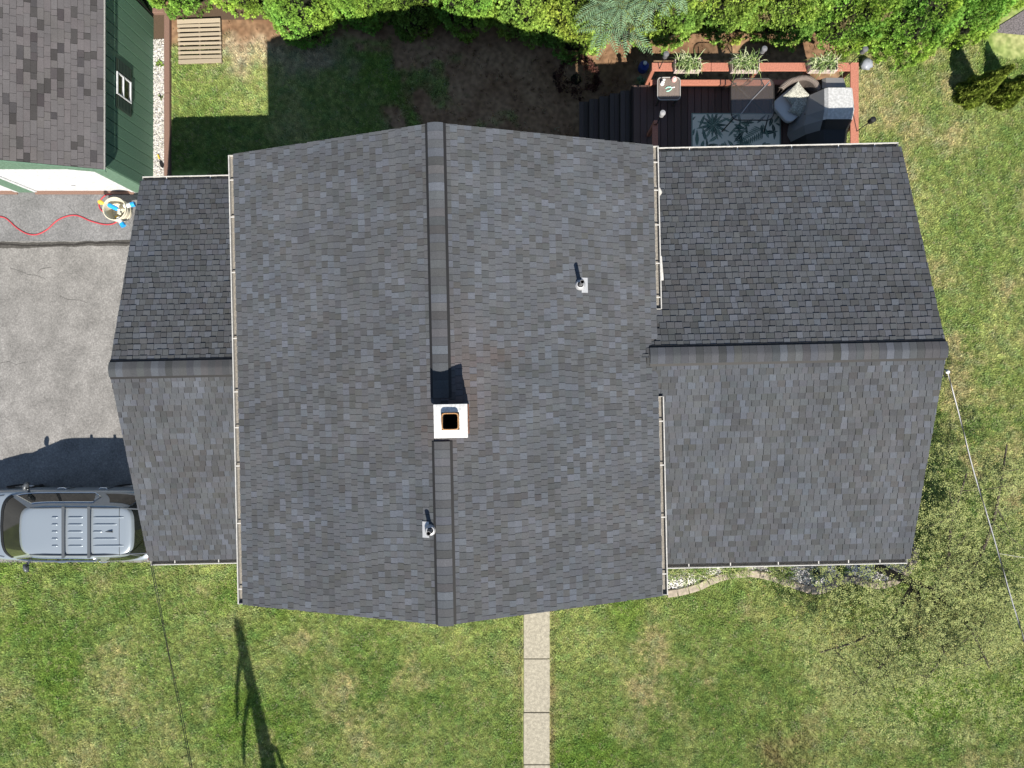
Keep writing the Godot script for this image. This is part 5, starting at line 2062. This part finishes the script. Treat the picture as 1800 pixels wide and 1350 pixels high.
func make_sumac() -> void:
	var at := Vector3(3.0, 0, -9.35)
	var o := thing("sumac", "blue green sumac with long feathered fronds hanging over the hedge beside the deck", "shrub", at)
	var r := RandomNumberGenerator.new()
	r.seed = 71
	var heads := [Vector3(-0.72, 2.3, 0.72), Vector3(-0.40, 2.5, 0.30), Vector3(0.25, 2.65, 0.22), Vector3(0.85, 2.7, 0.05), Vector3(-0.85, 2.35, 0.15), Vector3(-0.15, 2.35, 0.75), Vector3(0.2, 2.6, -0.4)]
	for hd in heads:
		var st := MB.new()
		st.tube(smooth([Vector3(r.randf_range(-0.1, 0.1), 0, r.randf_range(-0.1, 0.1)), Vector3(hd.x * 0.3, 1.0, hd.z * 0.4), hd - Vector3(0, 0.1, 0)], 4), 0.025, 6)
		obj("stem", st, M.bark, o)
		var count := 10
		var a0 := r.randf() * TAU
		for k in count:
			var a := a0 + TAU * k / count + r.randf_range(-0.25, 0.25)
			var l := r.randf_range(0.55, 0.82)
			var out := Vector3(cos(a), 0, sin(a))
			var lift := r.randf_range(0.05, 0.30)
			var b := MB.new()
			var pairs := 13
			var prev: Vector3 = hd
			var ax := []
			for s in pairs + 1:
				var t := s / float(pairs)
				ax.append(hd + out * l * t + Vector3.UP * (lift * sin(t * 2.2) - 0.16 * t * t))
			b.col = Color(0.12, 0.14, 0.06)
			b.tube(ax, 0.006, 4, false)
			for s in range(2, pairs + 1):
				var t := s / float(pairs)
				var d: Vector3 = (ax[s] - ax[s - 1]).normalized()
				var side := d.cross(Vector3.UP).normalized()
				var ll := 0.155 * sin(PI * clampf(0.18 + t * 0.78, 0.0, 1.0)) + 0.02
				for sg in [-1.0, 1.0]:
					var dir: Vector3 = (side * sg + d * 0.55 + Vector3.DOWN * 0.22).normalized()
					var wdt: Vector3 = d * 0.019
					var tt := r.randf_range(0.75, 1.25)
					b.col = Color(0.150 * tt, 0.235 * tt, 0.135 * tt)
					var root: Vector3 = ax[s]
					var fold := Vector3.UP * 0.012
					b.quad(root, root + dir * ll * 0.4 - wdt + fold, root + dir * ll, root + dir * ll * 0.4 + Vector3.UP * 0.0, Vector3.UP)
					b.quad(root, root + dir * ll * 0.4, root + dir * ll, root + dir * ll * 0.4 + wdt + fold, Vector3.UP)
			obj("frond", b, M.leaf, o)


func make_tree() -> void:
	var at := Vector3(10.15, 0, 5.05)
	var o := thing("small_tree", "sparse leafed small tree leaning out over the lawn by the right wing's front corner", "tree", at)
	var r := RandomNumberGenerator.new()
	r.seed = 81
	var trunk := [Vector3(-0.15, -0.05, -0.05), Vector3(0.12, 0.45, 0.08), Vector3(0.42, 0.85, 0.18), Vector3(0.66, 1.25, 0.25)]
	var b := MB.new()
	var sm := smooth(trunk, 4)
	var rad := []
	for i in sm.size():
		rad.append(lerpf(0.12, 0.085, i / float(sm.size() - 1)))
	b.tube(sm, rad, 10)
	obj("trunk", b, M.bark, o)
	var fork: Vector3 = trunk[3]
	var ends := []
	var limbs := [
		[fork, Vector3(0.55, 1.6, 0.8), Vector3(0.5, 1.95, 1.6), Vector3(-0.2, 2.2, 2.3)],
		[fork, Vector3(0.95, 1.6, 0.65), Vector3(1.25, 1.9, 1.1), Vector3(1.5, 2.2, 1.9)],
		[fork, Vector3(1.2, 1.7, 0.1), Vector3(1.9, 2.1, -0.2), Vector3(2.5, 2.4, 0.3)],
		[fork, Vector3(0.7, 1.8, -0.5), Vector3(0.55, 2.2, -1.6), Vector3(0.8, 2.4, -2.9)],
		[trunk[2], Vector3(-0.4, 1.3, 0.9), Vector3(-1.4, 1.6, 1.4), Vector3(-2.5, 1.9, 1.6)],
		[trunk[2], Vector3(0.2, 1.4, 0.9), Vector3(-0.9, 1.8, 1.9), Vector3(-1.8, 2.1, 2.6)],
		[fork, Vector3(1.3, 1.8, -0.5), Vector3(1.5, 2.3, -1.7), Vector3(1.7, 2.5, -3.6)]]
	for l in limbs:
		var pts := smooth(l, 5)
		var rr := []
		for i in pts.size():
			rr.append(lerpf(0.065, 0.018, i / float(pts.size() - 1)))
		var m := MB.new()
		m.tube(pts, rr, 7)
		var lo := obj("limb", m, M.bark, o)
		for t in 9:
			var s: Vector3 = pts[4 + (t * (pts.size() - 5)) / 9]
			var e := s + Vector3(r.randf_range(-1.0, 1.0), r.randf_range(-0.1, 0.6), r.randf_range(-1.0, 1.0))
			var mid := s.lerp(e, 0.5) + Vector3(0, 0.1, 0)
			var tw := MB.new()
			tw.tube(smooth([s, mid, e], 3), [0.014, 0.012, 0.011, 0.010, 0.008, 0.006, 0.004], 5)
			obj("twig", tw, M.bark, lo)
			ends.append([s, mid, e])
	var where := []
	var cols := []
	var nz := FastNoiseLite.new()
	nz.seed = 3
	nz.frequency = 0.8
	var n := 0
	while where.size() < 16000 and n < 60000:
		n += 1
		var p: Vector3
		if r.randf() < 0.42:
			var q: Array = ends[r.randi() % ends.size()]
			p = q[0].lerp(q[2], r.randf_range(0.2, 1.1)) + Vector3(r.randfn(), r.randfn() * 0.6, r.randfn()) * 0.26
		else:
			var a := r.randf() * TAU
			var rr := sqrt(r.randf())
			p = Vector3(0.15 + cos(a) * rr * 3.7, 0, 0.1 + sin(a) * rr * 3.7)
			p.y = 2.2 + 0.7 * sqrt(maxf(0.0, 1.0 - rr * rr)) * r.randf_range(-1.0, 1.0)
			if nz.get_noise_2d(p.x, p.z) < -0.15 or r.randf() < rr * 0.35:
				continue
		var w := p + at
		if w.x < 8.95 and w.z < 4.15:
			continue
		if w.x < 7.4 and w.z < 4.9:
			continue
		var s := r.randf_range(0.030, 0.056)
		var bs := Basis.from_euler(Vector3(r.randf_range(-0.7, 0.7), r.randf() * TAU, r.randf_range(-0.7, 0.7)))
		where.append(Transform3D(bs.scaled_local(Vector3.ONE * s), p))
		var tt := r.randf_range(0.78, 1.2)
		var y := r.randf()
		cols.append(Color((0.175 + 0.10 * y) * tt, (0.22 + 0.07 * y) * tt, (0.08 + 0.03 * y) * tt))
	print("tree leaves ", where.size())
	many("foliage", leaf_cluster, M.leaf, where, cols, o)


func tuft(label: String, at: Vector3, size: float, sd: int) -> void:
	var r := RandomNumberGenerator.new()
	r.seed = sd
	var o := thing("ornamental_grass", label, "grass clump", at, 0.0, "grass clumps in the front bed")
	for part in 2:
		var b := MB.new()
		for i in 90:
			var a := r.randf() * TAU
			var out := Vector3(cos(a), 0, sin(a))
			var side := Vector3(-sin(a), 0, cos(a)) * 0.006
			var root := Vector3(r.randf_range(-0.18, 0.18), 0, r.randf_range(-0.08, 0.08)) * size * 2.0
			var l := r.randf_range(0.12, 0.30) * size * 1.6
			b.col = (Color(0.13, 0.21, 0.05) if part == 0 else Color(0.30, 0.33, 0.13)) * r.randf_range(0.7, 1.3)
			var m := root + out * l * 0.45 + Vector3.UP * l * 0.8
			var t := root + out * l + Vector3.UP * l * 0.75
			b.quad(root - side, root + side, m + side, m - side, Vector3.UP)
			b.tri(m - side, m + side, t, Vector3.UP)
		obj("blades", b, M.leaf, o)


func make_small_plants() -> void:
	tuft("leafy grass clump at the left end of the front gravel bed", spot(1178, 1010) + Vector3(0, 0.02, -0.1), 0.8, 1)
	tuft("wide grass clump between two white patches of the front bed", spot(1225, 1010) + Vector3(0, 0.02, -0.1), 1.0, 2)
	tuft("straw tipped grass clump overhanging the pavers at their first crest", spot(1288, 1000) + Vector3(0, 0.02, 0), 1.0, 3)
	tuft("grass clump by the pavers' falling curve in the front bed", spot(1368, 1003) + Vector3(0, 0.02, 0), 0.9, 4)
	weed("leafy_plant", "blue green leafy plant among pebbles near the small tree", "plant", spot(1432, 1005) + Vector3(0, 0.02, 0), 0.36, Color(0.16, 0.20, 0.15), 5, 44)
	weed("leafy_plant", "low green plant at the pebbles' end under the right gutter corner", "plant", spot(1475, 998) + Vector3(0, 0.02, 0), 0.30, Color(0.12, 0.18, 0.06), 6, 36)
	weed("weed", "small pale leaved weed in the shade left of the wicker side table", "weed", spot(1127, 148) + Vector3(0, 0.02, 0), 0.30, Color(0.20, 0.27, 0.15), 7)
	weed("weed", "green weed growing in the white gravel beside the garage window", "weed", spot(283, 115) + Vector3(0, 0.03, 0), 0.16, Color(0.16, 0.24, 0.05), 8)
	weed("weed", "faint weed in the white gravel below the garage window", "weed", spot(284, 172) + Vector3(0, 0.03, 0), 0.14, Color(0.18, 0.22, 0.10), 9, 14)
	# hand tool lying on the gravel
	var t := thing("garden_trowel", "small garden tool with yellow grip lying at the lower end of the white gravel", "tool", spot(281, 277) + Vector3(0, 0.05, 0), -1.2)
	var g := MB.new()
	g.tube([Vector3(-0.06, 0.02, 0), Vector3(0.06, 0.02, 0)], 0.022, 8)
	obj("grip", g, M.yellow, t)
	var b := MB.new()
	b.tube([Vector3(0.06, 0.02, 0), Vector3(0.14, 0.02, 0)], 0.009, 6)
	b.grid([PackedVector3Array([Vector3(0.13, 0.02, -0.04), Vector3(0.13, 0.008, 0), Vector3(0.13, 0.02, 0.04)]), PackedVector3Array([Vector3(0.26, 0.02, -0.05), Vector3(0.26, 0.008, 0), Vector3(0.26, 0.02, 0.05)]), PackedVector3Array([Vector3(0.33, 0.015, -0.005), Vector3(0.33, 0.01, 0), Vector3(0.33, 0.015, 0.005)])], false, Vector3.UP)
	obj("blade", b, M.black, t)
	# wire fence at the garage's far corner
	var f := thing("wire_fence", "black diamond wire fence at the far corner of the green garage", "fence", Vector3(-9.86, 0, -10.12))
	for p in [[0.0, 0.0], [-0.75, -1.6]]:
		var pb := MB.new()
		pb.tube([Vector3(p[0], 0, p[1]), Vector3(p[0], 1.3, p[1])], 0.025, 8)
		obj("post", pb, M.black, f)
	var wm := MB.new()
	var e := Vector3(-0.75, 0, -1.6)
	for k in range(-14, 36):
		for s in [-1.0, 1.0]:
			var a0 := k / 22.0
			var p0 := 0.0
			var p1 := 1.0
			var u0: float = a0
			var u1: float = a0 + s * 0.7
			if maxf(u0, u1) > 1.0 or minf(u0, u1) < 0.0:
				var cut: float = ((1.0 if u1 > 1.0 else 0.0) - u0) / (u1 - u0)
				if u0 < 0.0 or u0 > 1.0:
					continue
				p1 = cut
				u1 = u0 + (u1 - u0) * cut
			wm.tube([e * u0 + Vector3.UP * (0.03 + p0 * 1.25), e * u1 + Vector3.UP * (0.03 + p1 * 1.25)], 0.006, 4, false)
	obj("wire_mesh", wm, M.black, f)


# ---------------------------------------------------------------- cables and the pole below the picture

func make_cables() -> void:
	var c := thing("service_cable", "twisted pale and black service cable running from the right gable to the lower right", "cable")
	var raw := []
	for q in [[1666, 655, 5.25], [1677, 695, 5.1], [1692, 752, 5.0], [1712, 830, 5.0], [1735, 905, 5.05], [1757, 980, 5.2], [1780, 1060, 5.4], [1800, 1125, 5.6], [1840, 1270, 6.2], [1900, 1480, 7.0]]:
		raw.append(spot(q[0], q[1], q[2]))
	var pts := smooth(raw, 8)
	var m := MB.new()
	m.tube(pts, 0.0105, 6)
	obj("bare_strand", m, M.cable_light, c)
	for s in [0.0]:
		var tw := []
		for i in pts.size():
			var a: float = i * 0.5 + s
			tw.append(pts[i] + Vector3(cos(a) * 0.012, sin(a) * 0.012, 0))
		var t := MB.new()
		t.tube(tw, 0.009, 5)
		obj("covered_strand", t, M.cable_dark, c)
	var ins := MB.new()
	ins.lathe([Vector2(0.0, 0.04), Vector2(0.028, 0.03), Vector2(0.02, 0.01), Vector2(0.034, -0.01), Vector2(0.02, -0.03), Vector2(0.0, -0.04)], 14, Transform3D(Basis.IDENTITY, spot(1666, 654, 5.3)))
	obj("insulator", ins, M.porcelain, c)
	var lead := MB.new()
	lead.tube(smooth([spot(1668, 662, 5.22), spot(1660, 660, 5.12), spot(1657, 646, 5.25), spot(1655, 641, 5.35)], 4), 0.012, 5)
	obj("lead_wire", lead, M.cable_dark, c)
	var sw := MB.new()
	sw.tube(smooth([spot(1755, 973, 5.17), spot(1775, 976, 5.1), spot(1800, 980, 5.15), spot(1900, 992, 5.4)], 5), 0.004, 5)
	obj("side_wire", sw, M.hanger, c)
	var d := thing("telephone_cable", "pair of thin black wires running down from the left wing's front corner", "cable")
	for s in [0.0, 1.0]:
		var p := []
		for q in [[264, 990, 2.7], [281, 1075, 2.75], [297, 1155, 3.0], [314, 1240, 3.4], [335, 1352, 4.1], [352, 1450, 4.8], [385, 1620, 6.2]]:
			p.append(spot(q[0] + s * (1.0 + 2.5 * absf(sin(q[1] * 0.011))), q[1], q[2]))
		var w := MB.new()
		w.tube(smooth(p, 6), 0.007, 5)
		obj("wire", w, M.cable_dark, d)
	# unseen pole below the picture, shaped to throw the long lawn shadow
	var t := thing("bare_tree", "tall bare trunk with drooping limbs whose long shadow falls on the front lawn", "tree", Vector3(-5.75, 0, 14.75))
	var tb := MB.new()
	tb.tube([Vector3(0, 0, 0), Vector3(0.0, 3.0, 0), Vector3(0.03, 6.0, 0), Vector3(0.0, 8.6, 0), Vector3(0.0, 9.0, 0)], [0.33, 0.26, 0.17, 0.13, 0.10], 12)
	obj("trunk", tb, M.bark, t)
	for l in [[Vector3(0, 8.2, 0), Vector3(-0.35, 7.2, 0.1), Vector3(-0.55, 6.2, 0.2)], [Vector3(0, 7.0, 0), Vector3(-0.4, 6.0, 0.1), Vector3(-0.62, 4.9, 0.2)], [Vector3(0, 5.4, 0), Vector3(0.35, 5.2, 0.1), Vector3(0.5, 4.0, 0.2)]]:
		var lb := MB.new()
		lb.tube(smooth(l, 4), [0.06, 0.07, 0.07, 0.065, 0.06, 0.055, 0.05, 0.04, 0.025], 7)
		obj("limb", lb, M.bark, t)


func make_fallen_leaves() -> void:
	var r := RandomNumberGenerator.new()
	r.seed = 404
	var b := MB.new()
	b.quad(Vector3(-0.5, 0, 0), Vector3(0, 0.1, -0.3), Vector3(0.5, 0, 0), Vector3(0, 0.12, 0.3), Vector3.UP)
	var m := b.mesh()
	var where := []
	var cols := []
	while where.size() < 420:
		var p := Vector3(r.randf_range(-13.5, 13.5), 0.06, r.randf_range(-9.0, 10.5))
		if where.size() > 150:
			p = Vector3(10.2 + r.randfn() * 2.2, 0.06, 5.6 + r.randfn() * 2.4)
		if lawn_density(p.x, p.z) < 0.4:
			continue
		var s := r.randf_range(0.03, 0.06)
		where.append(Transform3D(Basis.from_euler(Vector3(r.randf_range(-0.4, 0.4), r.randf() * TAU, r.randf_range(-0.4, 0.4))).scaled_local(Vector3.ONE * s), p))
		var t := r.randf_range(0.6, 1.3)
		cols.append(Color(0.34 * t, 0.24 * t, 0.11 * t))
	tag(many("fallen_leaves", m, M.leaf, where, cols), "dry tan leaves scattered thinly over the lawn, most under the small tree", "leaves", "", "stuff")


func _ready() -> void:
	# camera: straight down, top of the picture towards -z
	var cam := Camera3D.new()
	cam.name = "camera"
	add_child(cam)
	cam.transform = Transform3D(Basis(Vector3(1, 0, 0), Vector3(0, 0, -1), Vector3(0, 1, 0)), Vector3(0, UP_HIGH, 0))
	cam.fov = rad_to_deg(2.0 * atan(675.0 / FOCAL))
	cam.near = 0.1
	cam.far = 900.0
	# sky, sun, exposure
	var sm := ProceduralSkyMaterial.new()
	sm.sky_top_color = Color(0.30, 0.37, 0.47)
	sm.sky_horizon_color = Color(0.52, 0.56, 0.60)
	sm.sky_curve = 0.12
	sm.ground_bottom_color = Color(0.2, 0.2, 0.15)
	sm.ground_horizon_color = Color(0.45, 0.48, 0.45)
	sm.sun_angle_max = 10.0
	var sky := Sky.new()
	sky.sky_material = sm
	var env := Environment.new()
	env.background_mode = Environment.BG_SKY
	env.sky = sky
	env.background_energy_multiplier = 1.25
	env.tonemap_mode = Environment.TONE_MAPPER_LINEAR
	env.tonemap_exposure = 2.0
	env.sdfgi_enabled = true
	env.ssao_enabled = true
	env.ssil_enabled = true
	var we := WorldEnvironment.new()
	we.name = "world_environment"
	we.environment = env
	add_child(we)
	var sun := DirectionalLight3D.new()
	sun.name = "sun"
	sun.light_energy = 1.42
	sun.light_color = Color(1.0, 0.97, 0.92)
	sun.light_angular_distance = 0.53
	sun.shadow_enabled = true
	add_child(sun)
	sun.look_at_from_position(Vector3(0.2, 1.0, 0.92), Vector3.ZERO, Vector3.UP)

	n_low.seed = 1; n_low.frequency = 0.16; n_low.fractal_octaves = 3
	n_mid.seed = 2; n_mid.frequency = 0.7; n_mid.fractal_octaves = 3
	n_fine.seed = 3; n_fine.frequency = 5.0; n_fine.fractal_octaves = 2
	make_materials()
	make_ground()
	make_surfaces()
	make_house()
	make_garage()
	make_hedge()
	make_tree()
	make_deck()
	make_deck_things()
	make_car()
	make_hose_and_tub()
	make_pallet()
	make_sumac()
	make_small_plants()
	make_cables()
	make_grass()
	make_fallen_leaves()
	for n in find_children("*", "Node", true, false):
		for k in n.get_meta_list():
			if String(k).begins_with("n_"):
				n.remove_meta(k)
